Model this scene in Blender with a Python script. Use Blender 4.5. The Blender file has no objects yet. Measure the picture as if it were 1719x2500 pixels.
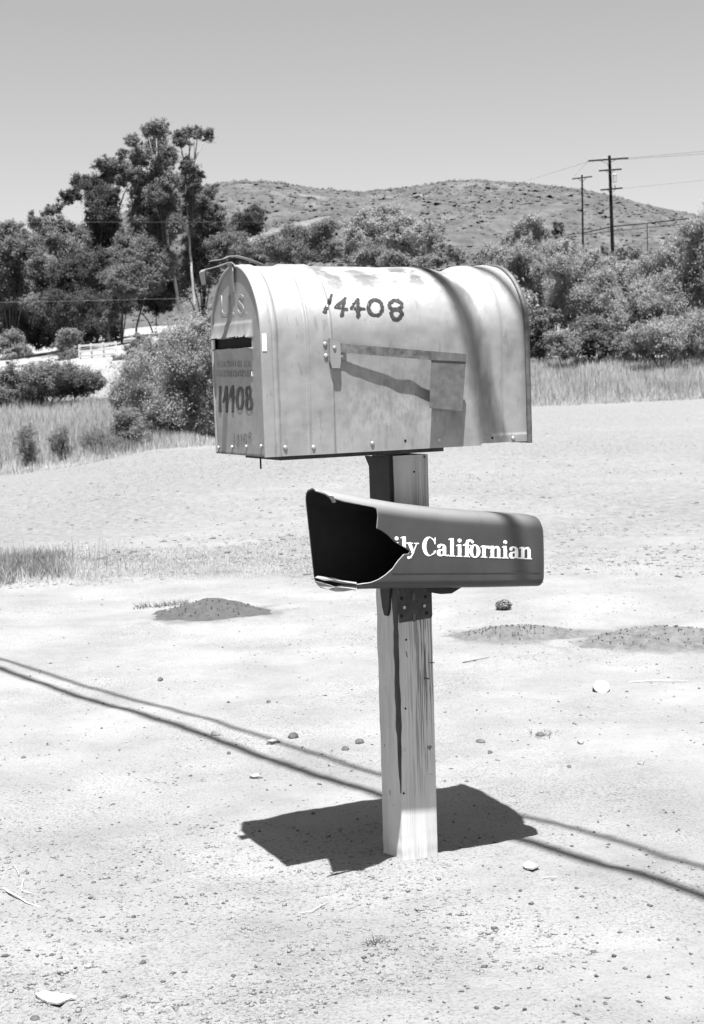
import bpy, bmesh, math, random
import numpy as np
from mathutils import Matrix, Vector
rng = np.random.default_rng(7)
random.seed(7)
S = bpy.context.scene
COL = S.collection

# ------------------------------------------------------------------ camera
PW, PH, F = 1719.0, 2500.0, 3472.0
CAM_H = 1.02
_p, _r = math.radians(4.8), math.radians(1.7)
FW = np.array([0, math.cos(_p), -math.sin(_p)])
_up = np.array([0, math.sin(_p), math.cos(_p)]); _rt = np.array([1.0, 0, 0])
CR = math.cos(_r)*_rt - math.sin(_r)*_up
CU = math.cos(_r)*_up + math.sin(_r)*_rt
CO = np.array([0, 0, CAM_H])
cd = bpy.data.cameras.new('camera'); cam = bpy.data.objects.new('camera', cd); COL.objects.link(cam)
cd.sensor_fit = 'VERTICAL'; cd.sensor_height = 36; cd.lens = F/PH*36
cd.clip_start = 0.05; cd.clip_end = 6000
cd.dof.use_dof = True; cd.dof.focus_distance = 3.02; cd.dof.aperture_fstop = 16
cam.matrix_world = Matrix(((CR[0], CU[0], -FW[0], 0), (CR[1], CU[1], -FW[1], 0), (CR[2], CU[2], -FW[2], CAM_H), (0, 0, 0, 1)))
S.camera = cam

# ------------------------------------------------------------------ world, sun, exposure (black and white film through a light red filter)
SUN_EL, SUN_BACK = math.radians(73.6), math.pi
w = bpy.data.worlds.new("World"); S.world = w; w.use_nodes = True
nt = w.node_tree; nt.nodes.clear()
sky = nt.nodes.new('ShaderNodeTexSky'); sky.sky_type = 'NISHITA'; sky.sun_disc = False
sky.sun_elevation = SUN_EL; sky.sun_rotation = SUN_BACK; sky.air_density = 1.0; sky.dust_density = 1.6; sky.ozone_density = 1.0
dot = nt.nodes.new('ShaderNodeVectorMath'); dot.operation = 'DOT_PRODUCT'; dot.inputs[1].default_value = (0.62, 0.33, 0.05)
bg = nt.nodes.new('ShaderNodeBackground'); bg.inputs[1].default_value = 0.058
wo = nt.nodes.new('ShaderNodeOutputWorld')
nt.links.new(sky.outputs[0], dot.inputs[0]); nt.links.new(dot.outputs['Value'], bg.inputs[0]); nt.links.new(bg.outputs[0], wo.inputs[0])
sl = bpy.data.lights.new('sun', 'SUN'); sl.energy = 5.0; sl.angle = math.radians(0.5); sl.color = (1, 1, 1)
sun = bpy.data.objects.new('sun', sl); COL.objects.link(sun); sun.rotation_euler = (math.radians(90)-SUN_EL, 0, 0); sun.location = (0, -3, 12)
S.view_settings.view_transform = 'Standard'; S.view_settings.look = 'None'; S.view_settings.gamma = 1; S.view_settings.use_curve_mapping = False
S.view_settings.exposure = 1.85

# ------------------------------------------------------------------ helpers
def prop(o, label=None, cat=None, group=None, kind=None):
    if label: o['label'] = label
    if cat: o['category'] = cat
    if group: o['group'] = group
    if kind: o['kind'] = kind
    return o
def empty(name, loc, label, cat, group=None, mat=None):
    o = bpy.data.objects.new(name, None); COL.objects.link(o); o.empty_display_size = .1
    if mat is not None: o.matrix_world = mat
    else: o.location = loc
    return prop(o, label, cat, group)
def mesh_np(V, Fc, smooth=False, midx=None):
    """V (n,3); Fc list of arrays of faces (m,k)"""
    me = bpy.data.meshes.new('m'); V = np.asarray(V, dtype=np.float32)
    if not isinstance(Fc, list): Fc = [Fc]
    Fc = [np.asarray(f, dtype=np.int32) for f in Fc if len(f)]
    nl = sum(f.size for f in Fc); nf = sum(len(f) for f in Fc)
    me.vertices.add(len(V)); me.vertices.foreach_set('co', V.ravel())
    me.loops.add(nl); me.loops.foreach_set('vertex_index', np.concatenate([f.ravel() for f in Fc]))
    tot = np.concatenate([np.full(len(f), f.shape[1], dtype=np.int32) for f in Fc])
    st = np.concatenate([[0], np.cumsum(tot)[:-1]]).astype(np.int32)
    me.polygons.add(nf); me.polygons.foreach_set('loop_start', st); me.polygons.foreach_set('loop_total', tot)
    if midx is not None: me.polygons.foreach_set('material_index', np.asarray(midx, dtype=np.int32))
    if smooth: me.polygons.foreach_set('use_smooth', np.ones(nf, dtype=bool))
    me.update(calc_edges=True); me.validate()
    return me
def link(name, me, mats, parent=None):
    me.name = name
    if not isinstance(mats, (list, tuple)): mats = [mats]
    if len(me.materials) == 0:
        for m in mats: me.materials.append(m)
    o = bpy.data.objects.new(name, me); COL.objects.link(o)
    if parent is not None: o.parent = parent
    return o
def bm_obj(name, bm, mats, parent=None, smooth=False):
    bmesh.ops.recalc_face_normals(bm, faces=bm.faces)
    me = bpy.data.meshes.new(name); bm.to_mesh(me); bm.free()
    if smooth:
        for p in me.polygons: p.use_smooth = True
    return link(name, me, mats, parent)
def bbox(bm, c, s, bev=0, M=None):
    r = bmesh.ops.create_cube(bm, size=1); vs = r['verts']
    bmesh.ops.scale(bm, vec=s, verts=vs); bmesh.ops.translate(bm, vec=c, verts=vs)
    if M is not None: bmesh.ops.transform(bm, matrix=M, verts=vs)
    if bev:
        es = list({e for v in vs for e in v.link_edges})
        bmesh.ops.bevel(bm, geom=es, offset=bev, segments=2, affect='EDGES', profile=.5)
def prism(bm, pts, t):
    """pts: list of 3D points in plane, t: thickness vector"""
    a = [bm.verts.new(p) for p in pts]; b = [bm.verts.new(tuple(np.array(p)+np.array(t))) for p in pts]
    bm.faces.new(a); bm.faces.new(b[::-1]); n = len(pts)
    for i in range(n): bm.faces.new((a[i], b[i], b[(i+1) % n], a[(i+1) % n]))
def tube_np(P, R, n=6, cap=True):
    P = np.asarray(P, float); R = np.broadcast_to(np.asarray(R, float), (len(P),))
    T = np.gradient(P, axis=0); T /= np.linalg.norm(T, axis=1)[:, None]+1e-9
    ref = np.array([0, 0, 1.]) if abs(T[0][2]) < .9 else np.array([1., 0, 0])
    A = np.cross(T, ref); A /= np.linalg.norm(A, axis=1)[:, None]; B = np.cross(T, A)
    th = np.arange(n)/n*2*math.pi
    V = P[:, None]+R[:, None, None]*(A[:, None]*np.cos(th)[None, :, None]+B[:, None]*np.sin(th)[None, :, None])
    V = V.reshape(-1, 3); fs = []
    for i in range(len(P)-1):
        for j in range(n): fs.append((i*n+j, i*n+(j+1) % n, (i+1)*n+(j+1) % n, (i+1)*n+j))
    return V, np.array(fs)
def tubes(name, lst, mat, parent=None, n=6):
    Vs, Fs, k = [], [], 0
    for P, R in lst:
        V, f = tube_np(P, R, n); Vs.append(V); Fs.append(f+k); k += len(V)
    return link(name, mesh_np(np.concatenate(Vs), np.concatenate(Fs), smooth=True), mat, parent)
def vnoise(x, y, seed=0):
    x = np.asarray(x, float); y = np.asarray(y, float); xi = np.floor(x).astype(np.int64); yi = np.floor(y).astype(np.int64)
    fx = x-xi; fy = y-yi; fx = fx*fx*(3-2*fx); fy = fy*fy*(3-2*fy)
    def h(a, b):
        v = (a*374761393+b*668265263+seed*1442695041) & 0x7fffffff
        v = (v ^ (v >> 13))*1274126177 & 0x7fffffff
        return ((v ^ (v >> 16)) & 0xffff)/32767.5-1
    return (h(xi, yi)*(1-fx)+h(xi+1, yi)*fx)*(1-fy)+(h(xi, yi+1)*(1-fx)+h(xi+1, yi+1)*fx)*fy
def fbm(x, y, o=4, seed=0):
    s = 0; a = 1; t = 0
    for i in range(o): s = s+a*vnoise(x*2**i, y*2**i, seed+i*17); t += a; a *= .5
    return s/t
# viewing ray of the survey photograph: used to measure where things stand
def ray(x, y): return FW+CR*(x-PW/2)/F-CU*(y-PH/2)/F
def at_dist(x, y, D):
    d = ray(x, y); return CO+d*(D/math.hypot(d[0], d[1]))
def on_plane(x, y, p0, n):
    d = ray(x, y); return CO+d*(((np.asarray(p0)-CO)@n)/(d@n))

# ------------------------------------------------------------------ materials
def mat(name, lo, hi=None, rough=.8, metal=0, scale=8, detail=6, bump=0, bscale=None, bdist=.01, stretch=(1, 1, 1), spec=.3, p0=.35, p1=.65, extra=None):
    m = bpy.data.materials.new(name); m.use_nodes = True; n = m.node_tree.nodes; L = m.node_tree.links
    b = n['Principled BSDF']; b.inputs['Roughness'].default_value = rough; b.inputs['Metallic'].default_value = metal
    b.inputs['Specular IOR Level'].default_value = spec
    hi = lo if hi is None else hi
    tc = n.new('ShaderNodeTexCoord'); mp = n.new('ShaderNodeMapping'); mp.inputs['Scale'].default_value = stretch
    L.new(tc.outputs['Object'], mp.inputs[0])
    nz = n.new('ShaderNodeTexNoise'); nz.inputs['Scale'].default_value = scale; nz.inputs['Detail'].default_value = detail; nz.inputs['Roughness'].default_value = .65
    L.new(mp.outputs[0], nz.inputs['Vector'])
    cr = n.new('ShaderNodeValToRGB'); cr.color_ramp.elements[0].position = p0; cr.color_ramp.elements[1].position = p1
    cr.color_ramp.elements[0].color = (lo, lo, lo, 1); cr.color_ramp.elements[1].color = (hi, hi, hi, 1)
    L.new(nz.outputs['Fac'], cr.inputs[0]); L.new(cr.outputs[0], b.inputs['Base Color'])
    if bump:
        n2 = n.new('ShaderNodeTexNoise'); n2.inputs['Scale'].default_value = bscale or scale*3; n2.inputs['Detail'].default_value = 5
        L.new(mp.outputs[0], n2.inputs['Vector'])
        bp = n.new('ShaderNodeBump'); bp.inputs['Strength'].default_value = bump; bp.inputs['Distance'].default_value = bdist
        L.new(n2.outputs['Fac'], bp.inputs['Height']); L.new(bp.outputs[0], b.inputs['Normal'])
    m['out'] = 0
    if extra: extra(m, n, L, b, cr, mp, tc)
    return m
def darken(n, L, b, src, fac_socket, val):
    """mix src colour towards grey val by fac"""
    mx = n.new('ShaderNodeMix'); mx.data_type = 'RGBA'; L.new(fac_socket, mx.inputs[0]); L.new(src, mx.inputs[6])
    mx.inputs[7].default_value = (val, val, val, 1); L.new(mx.outputs[2], b.inputs['Base Color']); return mx.outputs[2]
def noise_mask(n, L, vec, scale, p0, p1, detail=4, stretch=None):
    if stretch:
        mp = n.new('ShaderNodeMapping'); mp.inputs['Scale'].default_value = stretch; L.new(vec, mp.inputs[0]); vec = mp.outputs[0]
    nz = n.new('ShaderNodeTexNoise'); nz.inputs['Scale'].default_value = scale; nz.inputs['Detail'].default_value = detail; L.new(vec, nz.inputs['Vector'])
    mr = n.new('ShaderNodeMapRange'); mr.inputs[1].default_value = p0; mr.inputs[2].default_value = p1; L.new(nz.outputs['Fac'], mr.inputs[0])
    return mr.outputs[0]
def attr(n, name):
    a = n.new('ShaderNodeAttribute'); a.attribute_name = name; return a.outputs['Fac']

def ground_extra(m, n, L, b, cr, mp, tc):
    vec = tc.outputs['Object']
    field = attr(n, 'field'); soil = attr(n, 'soil')
    # fine specks (sand grains, tiny gravel)
    sp = noise_mask(n, L, vec, 150, .50, .64, 4)
    gate = noise_mask(n, L, vec, 1.6, .30, .66, 6)
    mul = n.new('ShaderNodeMath'); mul.operation = 'MULTIPLY'; L.new(sp, mul.inputs[0]); L.new(gate, mul.inputs[1])
    m2 = n.new('ShaderNodeMath'); m2.operation = 'MULTIPLY'; L.new(mul.outputs[0], m2.inputs[0]); m2.inputs[1].default_value = .62
    c1 = darken(n, L, b, cr.outputs[0], m2.outputs[0], .05)
    # dry grass field colour
    fz = noise_mask(n, L, vec, 16, .30, .70, 14, (1, .6, 1)); fr = n.new('ShaderNodeValToRGB')
    fr.color_ramp.elements[0].color = (.100, .100, .100, 1); fr.color_ramp.elements[1].color = (.158, .158, .158, 1); L.new(fz, fr.inputs[0])
    mx = n.new('ShaderNodeMix'); mx.data_type = 'RGBA'; L.new(field, mx.inputs[0]); L.new(c1, mx.inputs[6]); L.new(fr.outputs[0], mx.inputs[7])
    darken(n, L, b, mx.outputs[2], soil, .06)
    # relief: grains over soft lumps
    h1 = n.new('ShaderNodeTexNoise'); h1.inputs['Scale'].default_value = 90; h1.inputs['Detail'].default_value = 6; h1.inputs['Roughness'].default_value = .7; L.new(vec, h1.inputs['Vector'])
    b1 = n.new('ShaderNodeBump'); b1.inputs['Strength'].default_value = .85; b1.inputs['Distance'].default_value = .012; L.new(h1.outputs['Fac'], b1.inputs['Height'])
    h2 = n.new('ShaderNodeTexNoise'); h2.inputs['Scale'].default_value = 22; h2.inputs['Detail'].default_value = 5; L.new(vec, h2.inputs['Vector'])
    b2 = n.new('ShaderNodeBump'); b2.inputs['Strength'].default_value = .5; b2.inputs['Distance'].default_value = .012; L.new(h2.outputs['Fac'], b2.inputs['Height'])
    L.new(b1.outputs[0], b2.inputs['Normal']); L.new(b2.outputs[0], b.inputs['Normal'])
M_GROUND = mat('dry_dirt_and_field', .158, .215, rough=.95, scale=2.2, detail=8, spec=.1, extra=ground_extra)

def metal_extra(m, n, L, b, cr, mp, tc):
    vec = tc.outputs['Object']; stain_and_shade = attr(n, 'stain_and_shade')
    c = darken(n, L, b, cr.outputs[0], stain_and_shade, .014)
    st = noise_mask(n, L, vec, 150, .46, .74, 6, (1, 1, .45)); low = n.new('ShaderNodeMath'); low.operation = 'MULTIPLY'
    L.new(st, low.inputs[0]); L.new(attr(n, 'grime_and_shade'), low.inputs[1]); darken(n, L, b, c, low.outputs[0], .12)
    src = b.inputs['Base Color'].links[0].from_socket
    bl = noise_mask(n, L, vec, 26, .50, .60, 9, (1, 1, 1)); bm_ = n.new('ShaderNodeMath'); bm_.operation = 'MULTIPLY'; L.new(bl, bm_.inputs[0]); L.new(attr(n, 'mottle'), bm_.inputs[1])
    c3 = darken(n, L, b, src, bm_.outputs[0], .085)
    sc = noise_mask(n, L, vec, 70, .62, .66, 5, (1, .3, .3)); s2 = n.new('ShaderNodeMath'); s2.operation = 'MULTIPLY'; L.new(sc, s2.inputs[0]); s2.inputs[1].default_value = .35
    darken(n, L, b, c3, s2.outputs[0], .12)
    rr = n.new('ShaderNodeMapRange'); rr.inputs[1].default_value = 0; rr.inputs[2].default_value = 1; rr.inputs[3].default_value = .48; rr.inputs[4].default_value = .9
    L.new(stain_and_shade, rr.inputs[0]); L.new(rr.outputs[0], b.inputs['Roughness'])
    mm = n.new('ShaderNodeMapRange'); mm.inputs[3].default_value = .35; mm.inputs[4].default_value = 0; L.new(stain_and_shade, mm.inputs[0]); L.new(mm.outputs[0], b.inputs['Metallic'])
M_METAL = mat('galvanised_steel', .20, .28, rough=.5, metal=.35, scale=9, detail=9, bump=.12, bscale=40, bdist=.004, spec=.5, extra=metal_extra)
M_METALD = mat('galvanised_steel_door', .17, .225, rough=.5, metal=.35, scale=14, detail=8, bump=.15, bscale=60, bdist=.003, spec=.5)
M_RIVET = mat('rivet_steel', .28, .4, rough=.35, metal=.6, scale=30)
M_FLAG = mat('faded_flag_paint', .062, .10, rough=.6, scale=60, detail=6, bump=.1, bdist=.001)
M_PAINT = mat('black_brush_paint', .010, .04, rough=.55, scale=140, p0=.4, p1=.7)
M_FAINT = mat('faded_brush_paint', .08, .2, rough=.6, scale=90)
M_HOLE = mat('hole_shade_black', .008)
M_RIM = mat('tarnished_rim', .05, .12, rough=.6, metal=.3, scale=30)
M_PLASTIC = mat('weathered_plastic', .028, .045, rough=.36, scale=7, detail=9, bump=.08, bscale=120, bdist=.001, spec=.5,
                extra=lambda m, n, L, b, cr, mp, tc: darken(n, L, b, darken(n, L, b, cr.outputs[0], attr(n, 'fade_and_light'), .20), attr(n, 'grime_and_shade'), .022))
M_PLASTIN = mat('black_plastic_inside', .006, .012, rough=.7, scale=20)
M_TORN = mat('torn_pale_plastic', .16, .26, rough=.6, scale=60)
M_PRINT = mat('white_print', .55, .75, rough=.5, scale=90, p0=.25, p1=.5)
M_BLACK = mat('black_bracket_plastic', .008, .02, rough=.6, scale=40)
M_PLATE = mat('brown_steel_plate', .03, .06, rough=.6, metal=.2, scale=50)
M_STICK = mat('white_reflector', .75)
def wood_extra(m, n, L, b, cr, mp, tc):
    vec = tc.outputs['Object']
    g = noise_mask(n, L, vec, 1.0, .53, .575, 6, (330, 330, 6)); gm = noise_mask(n, L, vec, 5, .34, .62, 3, (1, 1, .35))
    e = attr(n, 'grain'); a = n.new('ShaderNodeMath'); a.operation = 'MULTIPLY'; L.new(g, a.inputs[0]); L.new(gm, a.inputs[1])
    a2 = n.new('ShaderNodeMath'); a2.operation = 'MULTIPLY'; L.new(a.outputs[0], a2.inputs[0]); L.new(e, a2.inputs[1])
    c = darken(n, L, b, cr.outputs[0], a2.outputs[0], .05)
    k = noise_mask(n, L, vec, 34, .665, .70, 4, (1, 1, 1)); k2 = noise_mask(n, L, vec, 4, .48, .56, 2); kk = n.new('ShaderNodeMath'); kk.operation = 'MULTIPLY'
    L.new(k, kk.inputs[0]); L.new(k2, kk.inputs[1]); darken(n, L, b, c, kk.outputs[0], .06)
    bp = n.new('ShaderNodeBump'); bp.invert = True; bp.inputs['Strength'].default_value = .8; bp.inputs['Distance'].default_value = .003
    L.new(a2.outputs[0], bp.inputs['Height']); L.new(bp.outputs[0], b.inputs['Normal'])
M_WOOD = mat('weathered_white_post', .40, .52, rough=.85, scale=1, stretch=(26, 26, 3), detail=7, spec=.15, extra=wood_extra)
M_WOODD = mat('dark_split_wood', .035, .08, rough=.95, scale=1, stretch=(60, 60, 6))
M_BOARD = mat('underside_board', .03, .06, rough=.9, scale=30)
def leafmat(name, lo, hi, scale=1.2):
    def ex(m, n, L, b, cr, mp, tc):
        t = n.new('ShaderNodeBsdfTranslucent'); mx = n.new('ShaderNodeMixShader'); mx.inputs[0].default_value = .45; L.new(cr.outputs[0], t.inputs[0])
        L.new(b.outputs[0], mx.inputs[1]); L.new(t.outputs[0], mx.inputs[2]); L.new(mx.outputs[0], n['Material Output'].inputs[0])
    return mat(name, lo, hi, rough=.75, scale=scale, detail=3, spec=.15, p0=.38, p1=.62, extra=ex)
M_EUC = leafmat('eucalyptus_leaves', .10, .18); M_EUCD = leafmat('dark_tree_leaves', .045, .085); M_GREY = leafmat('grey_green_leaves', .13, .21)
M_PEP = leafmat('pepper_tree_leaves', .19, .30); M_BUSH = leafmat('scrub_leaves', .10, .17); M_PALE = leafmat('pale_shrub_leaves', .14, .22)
M_BARK = mat('pale_bark', .22, .36, rough=.9, scale=2); M_BARKD = mat('dark_bark', .03, .06, rough=.9, scale=3)
M_DRY = mat('dry_grass_straw', .20, .32, rough=.9, scale=.8, spec=.1); M_DRYD = mat('dull_weeds', .08, .13, rough=.9, scale=1, spec=.1); M_DRYL = mat('short_straw', .13, .19, rough=.9, scale=1, spec=.1)
M_STONE = mat('stone_grey', .03, .08, rough=.9, scale=30, bump=.4, bdist=.004); M_STONEL = mat('stone_pale', .13, .2, rough=.9, scale=30, bump=.4, bdist=.004)
M_CLOD = mat('dirt_clod', .10, .16, rough=.95, scale=40)
M_SOIL = mat('turned_soil', .038, .055, rough=.95, scale=25, bump=.7, bscale=60, bdist=.012)
M_SOIL2 = mat('dusty_soil', .055, .10, rough=.95, scale=25, bump=.7, bscale=60, bdist=.012)
M_POLE = mat('creosoted_pole', .006, .012, rough=1, scale=3, spec=0); M_ARM = mat('crossarm_wood', .012, .025, rough=1, scale=3, spec=0); M_WIRE = mat('power_wire', .012, spec=0); M_INS = mat('pale_insulator', .3); M_TRANS = mat('transformer_grey', .25)
M_WHITE = mat('white_fence_paint', .5, .4); M_TWIG = mat('bleached_twig', .25, .35, scale=30); M_BARKFLAKE = mat('bark_flake', .2, .32, scale=40, bump=.5)

def hill_extra(m, n, L, b, cr, mp, tc):
    p = noise_mask(n, L, tc.outputs['Object'], .055, .58, .70, 8); mx = n.new('ShaderNodeMath'); mx.operation = 'MULTIPLY'; L.new(p, mx.inputs[0]); mx.inputs[1].default_value = .7
    c = darken(n, L, b, cr.outputs[0], mx.outputs[0], .115); darken(n, L, b, c, attr(n, 'bare'), .125)
M_HILL = mat('chaparral_hill', .045, .082, rough=.95, scale=.14, detail=10, bump=.8, bscale=.25, bdist=2.5, spec=.05, extra=hill_extra)
M_HBRUSH = mat('hill_brush', .04, .075, rough=.95, scale=.1, spec=.05)

# ------------------------------------------------------------------ terrain
AZX = np.array([-900., 0, 430, 860, 1290, 1719, 2600])
DD = np.array([0, 9, 12, 20, 24, 28, 33, 45, 60, 80, 110, 150, 300, 700, 1500.])
ZT = np.array([
 [0, 0, -.03, -.2, -.35, -.7, -.4, .3, 1.2, 2.2, 3.8, 6.0, 9, 10, 10],
 [0, 0, .0, -.07, -.16, -.45, -.05, .68, 1.7, 2.6, 4.2, 6.8, 10, 10, 10],
 [0, 0, .02, .07, .12, .05, .0, .8, 2.0, 3.4, 5.6, 8.6, 11, 10, 10],
 [0, 0, .04, .16, .2, .26, .33, .6, 1.9, 3.2, 5.2, 8.2, 11, 10, 10],
 [0, 0, .03, .12, .16, .21, .27, .45, 2.1, 3.5, 5.5, 8, 11, 10, 10],
 [0, 0, .03, .13, .18, .24, .32, .54, 1.9, 3.5, 5.5, 8, 11, 10, 10],
 [0, 0, .03, .14, .2, .28, .38, .6, 1.9, 3.5, 5.5, 8, 11, 10, 10]])
def base_z(x, y):
    x = np.asarray(x, float); y = np.asarray(y, float); D = np.hypot(x, y)
    px = PW/2+F*np.tan(np.clip(np.arctan2(x, np.maximum(y, 1e-6)), -.45, .45)); px = np.where(y <= 0, np.where(x < 0, -900, 2600), px)
    px = np.clip(px, -900, 2600); i = np.clip(np.searchsorted(AZX, px)-1, 0, len(AZX)-2); t = (px-AZX[i])/(AZX[i+1]-AZX[i]); t = t*t*(3-2*t)
    j = np.clip(np.searchsorted(DD, D, side='right')-1, 0, len(DD)-2); u = np.clip((D-DD[j])/(DD[j+1]-DD[j]), 0, 1)
    z = (ZT[i, j]*(1-u)+ZT[i, j+1]*u)*(1-t)+(ZT[i+1, j]*(1-u)+ZT[i+1, j+1]*u)*t
    return z
MOUNDS = [(515, 1500, .30, .20, .070), (1265, 1548, .27, .16, .045), (1622, 1560, .36, .23, .055)]
def ground_hit(x, y):
    d = ray(x, y); lo = 1.2
    for D in np.concatenate([np.arange(1.5, 12, .02), np.arange(12, 160, .25)]):
        p = CO+d*(D/math.hypot(d[0], d[1]))
        if p[2] < base_z(p[0], p[1]): return np.array([p[0], p[1], float(base_z(p[0], p[1]))])
    return p
MC = [(ground_hit(m[0], m[1]), m) for m in MOUNDS]
def fine_z(x, y):
    D = np.hypot(x, y); near = np.clip(1.5-D/40, 0, 1)
    z = base_z(x, y)+near*(.022*fbm(x*.9, y*.9, 3, 5)*np.clip(1.7-D/9, .12, 1)+.009*fbm(x*4, y*5, 3, 9)*np.clip(1.4-D/12, 0, 1)+.0035*fbm(x*26, y*26, 3, 2)*np.clip(1.6-D/5, 0, 1))
    z = z+np.clip((D-12)/30, 0, 1)*.04*fbm(x*.12, y*.12, 2, 3)
    z = z+.016*np.exp(-((x-.1)**2+(y-3.02)**2)/.02)*(1+.6*fbm(x*30, y*30, 3, 71))
    return z
def build_ground():
    f = math.radians(19)
    az = np.concatenate([np.arange(-math.pi, -f, math.radians(4)), np.arange(-f, f, math.radians(.16)), np.arange(f, math.pi-.01, math.radians(4))])
    r = [.25]
    while r[-1] < 1.6: r.append(r[-1]*1.12)
    while r[-1] < 9: r.append(r[-1]*1.008)
    while r[-1] < 60: r.append(r[-1]*1.013)
    while r[-1] < 2500: r.append(r[-1]*1.06)
    r = np.array(r); A, R = np.meshgrid(az, r); X = R*np.sin(A); Y = R*np.cos(A); Z = fine_z(X, Y)
    n, m = len(r), len(az); V = np.stack([X, Y, Z], -1).reshape(-1, 3); V = np.concatenate([V, [[0, 0, 0.]]])
    i, j = np.meshgrid(np.arange(n-1), np.arange(m), indexing='ij'); j2 = (j+1) % m
    Q = np.stack([i*m+j, i*m+j2, (i+1)*m+j2, (i+1)*m+j], -1).reshape(-1, 4)[:, ::-1]
    c = n*m; T = np.array([(c, (k+1) % m, k) for k in range(m)])[:, ::-1]
    me = mesh_np(V, [Q, T], smooth=True)
    x, y = V[:, 0], V[:, 1]; D = np.hypot(x, y)
    fld = np.clip((D+1.6*fbm(x*.9, y*.9, 4, 31)-7.0)/3.6, 0, 1)*.95; fld = fld*(1-.40*np.clip(fbm(x*.35+9, y*.22, 5, 37)*2.2, 0, 1))
    lot = np.exp(-((x+22)**2/60+(y-100)**2/500))+np.exp(-((x+14)**2/40+(y-130)**2/500)); fld = fld*(1-np.clip(lot*1.6, 0, 1)); pxg = PW/2+F*x/np.maximum(y, 1); fld = fld*(1-.6*np.clip((500-pxg)/60, 0, 1)*np.clip((D-56)/8, 0, 1)*np.clip((150-D)/20, 0, 1)*(y > 0))
    a = me.attributes.new('field', 'FLOAT', 'POINT'); a.data.foreach_set('value', fld.astype(np.float32))
    soil = np.zeros(len(V))
    for c0, mm in MC:
        dd = ((x-c0[0])/mm[2]/1.25)**2+((y-c0[1])/mm[3]/1.3)**2; soil = np.maximum(soil, np.clip(1.0-dd+.9*fbm(x*11, y*11, 4, 4), 0, .5))
    a = me.attributes.new('soil', 'FLOAT', 'POINT'); a.data.foreach_set('value', soil.astype(np.float32))
    return prop(link('ground', me, M_GROUND), 'pale dry dirt verge running back into a mown straw field', kind='structure')
build_ground()

# far hill with its ridge
RX = np.array([-700, -200, 0, 150, 300, 400, 500, 560, 660, 780, 870, 960, 1030, 1090, 1150, 1250, 1340, 1420, 1500, 1560, 1640, 1719, 1900, 2400, 3000.])
RY = np.array([760, 700, 640, 585, 525, 482, 455, 447, 447, 462, 470, 465, 455, 445, 443, 448, 455, 462, 478, 495, 512, 530, 570, 660, 760.])
def elev(xp, yp):
    d = ray(xp, yp); return d[2]/math.hypot(d[0], d[1])
def sheet(name, xs, ys, Dr, D0, D1, zbase, amp, label, mt, nx=360, bare=None, rough=(14, 5)):
    xp = np.linspace(xs[0], xs[-1], nx); yp = np.interp(xp, xs, ys)
    d = np.array([ray(a, b) for a, b in zip(xp, yp)]); az = np.arctan2(d[:, 0], d[:, 1]); el = d[:, 2]/np.hypot(d[:, 0], d[:, 1])
    t = np.concatenate([np.linspace(0, 1, 110), np.linspace(1.05, 2, 25)])
    A, T = np.meshgrid(az, t); Dm = np.where(T <= 1, D0+(Dr-D0)*T, Dr+(D1-Dr)*(T-1)); zr = (CAM_H+el*Dr)[None, :]
    prof = np.where(T <= 1, np.sin(np.clip(T, 0, 1)*math.pi/2)**1.25, np.cos((T-1)*math.pi/2)**1.3)
    X = Dm*np.sin(A); Y = Dm*np.cos(A)
    k = amp*np.clip(T*1.5, 0, 1)*np.clip(np.abs(1-T)*6+.12, 0, 1)
    e0 = (zbase-CAM_H)/D0; er = el[None, :]; ea = e0+(er-e0)*np.sin(np.clip(T, 0, 1)*math.pi/2)**1.1
    k = amp*np.clip(T*1.5, 0, 1)*np.clip(np.abs(1-T)*2.2+.04, 0, 1)
    Z = np.where(T <= 1, CAM_H+ea*Dm, zbase+(zr-zbase)*prof)+k*fbm(X/rough[0]/4, Y/rough[0]/4, 5, 8)*1.6
    n, m = T.shape; i, j = np.meshgrid(np.arange(n-1), np.arange(m-1), indexing='ij')
    Q = np.stack([i*m+j, i*m+j+1, (i+1)*m+j+1, (i+1)*m+j], -1).reshape(-1, 4)
    V = np.stack([X, Y, Z], -1).reshape(-1, 3); me = mesh_np(V, Q, smooth=True)
    a = me.attributes.new('bare', 'FLOAT', 'POINT')
    bv = np.zeros(len(V)) if bare is None else bare(V[:, 0], V[:, 1], V[:, 2])
    a.data.foreach_set('value', bv.astype(np.float32))
    o = prop(link(name, me, mt), label, kind='structure')
    return o, X, Y, Z, T
def topx(P):
    d = P-CO; z = d@FW; return PW/2+F*(d@CR)/z, PH/2-F*(d@CU)/z
def hillbare(x, y, z):
    px, py = topx(np.stack([x, y, z], -1)); v = np.zeros(len(x))
    v = np.maximum(v, np.exp(-((px-1030)/32)**2-((py-477)/3.0)**2)); v = np.maximum(v, .5*np.exp(-((px-1140)/30)**2-((py-455)/9)**2)); return np.clip(v, 0, 1)
hill, HX, HY, HZ, HT = sheet('hill', RX, RY, 620, 240, 1000, 6, 7, 'long brush covered hill behind the trees', M_HILL, bare=hillbare)
KX = np.array([380, 470, 560, 620, 700, 800, 880, 960, 1040, 1120, 1250.]); KY = np.array([720, 650, 600, 570, 548, 522, 520, 545, 585, 630, 700.])
def knollbare(x, y, z):
    px, py = topx(np.stack([x, y, z], -1)); e = np.interp(px, KX, KY)
    v = np.exp(-((px-700)/110)**2-((py-e-14)/14)**2)*1.1+.9*np.exp(-((px-610)/22)**2-((py-600)/22)**2)+.6*np.exp(-((px-720)/28)**2-((py-612)/8)**2)
    return np.clip(v*(1+.8*fbm(x*.2, y*.2, 4, 3)), 0, 1)
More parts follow.
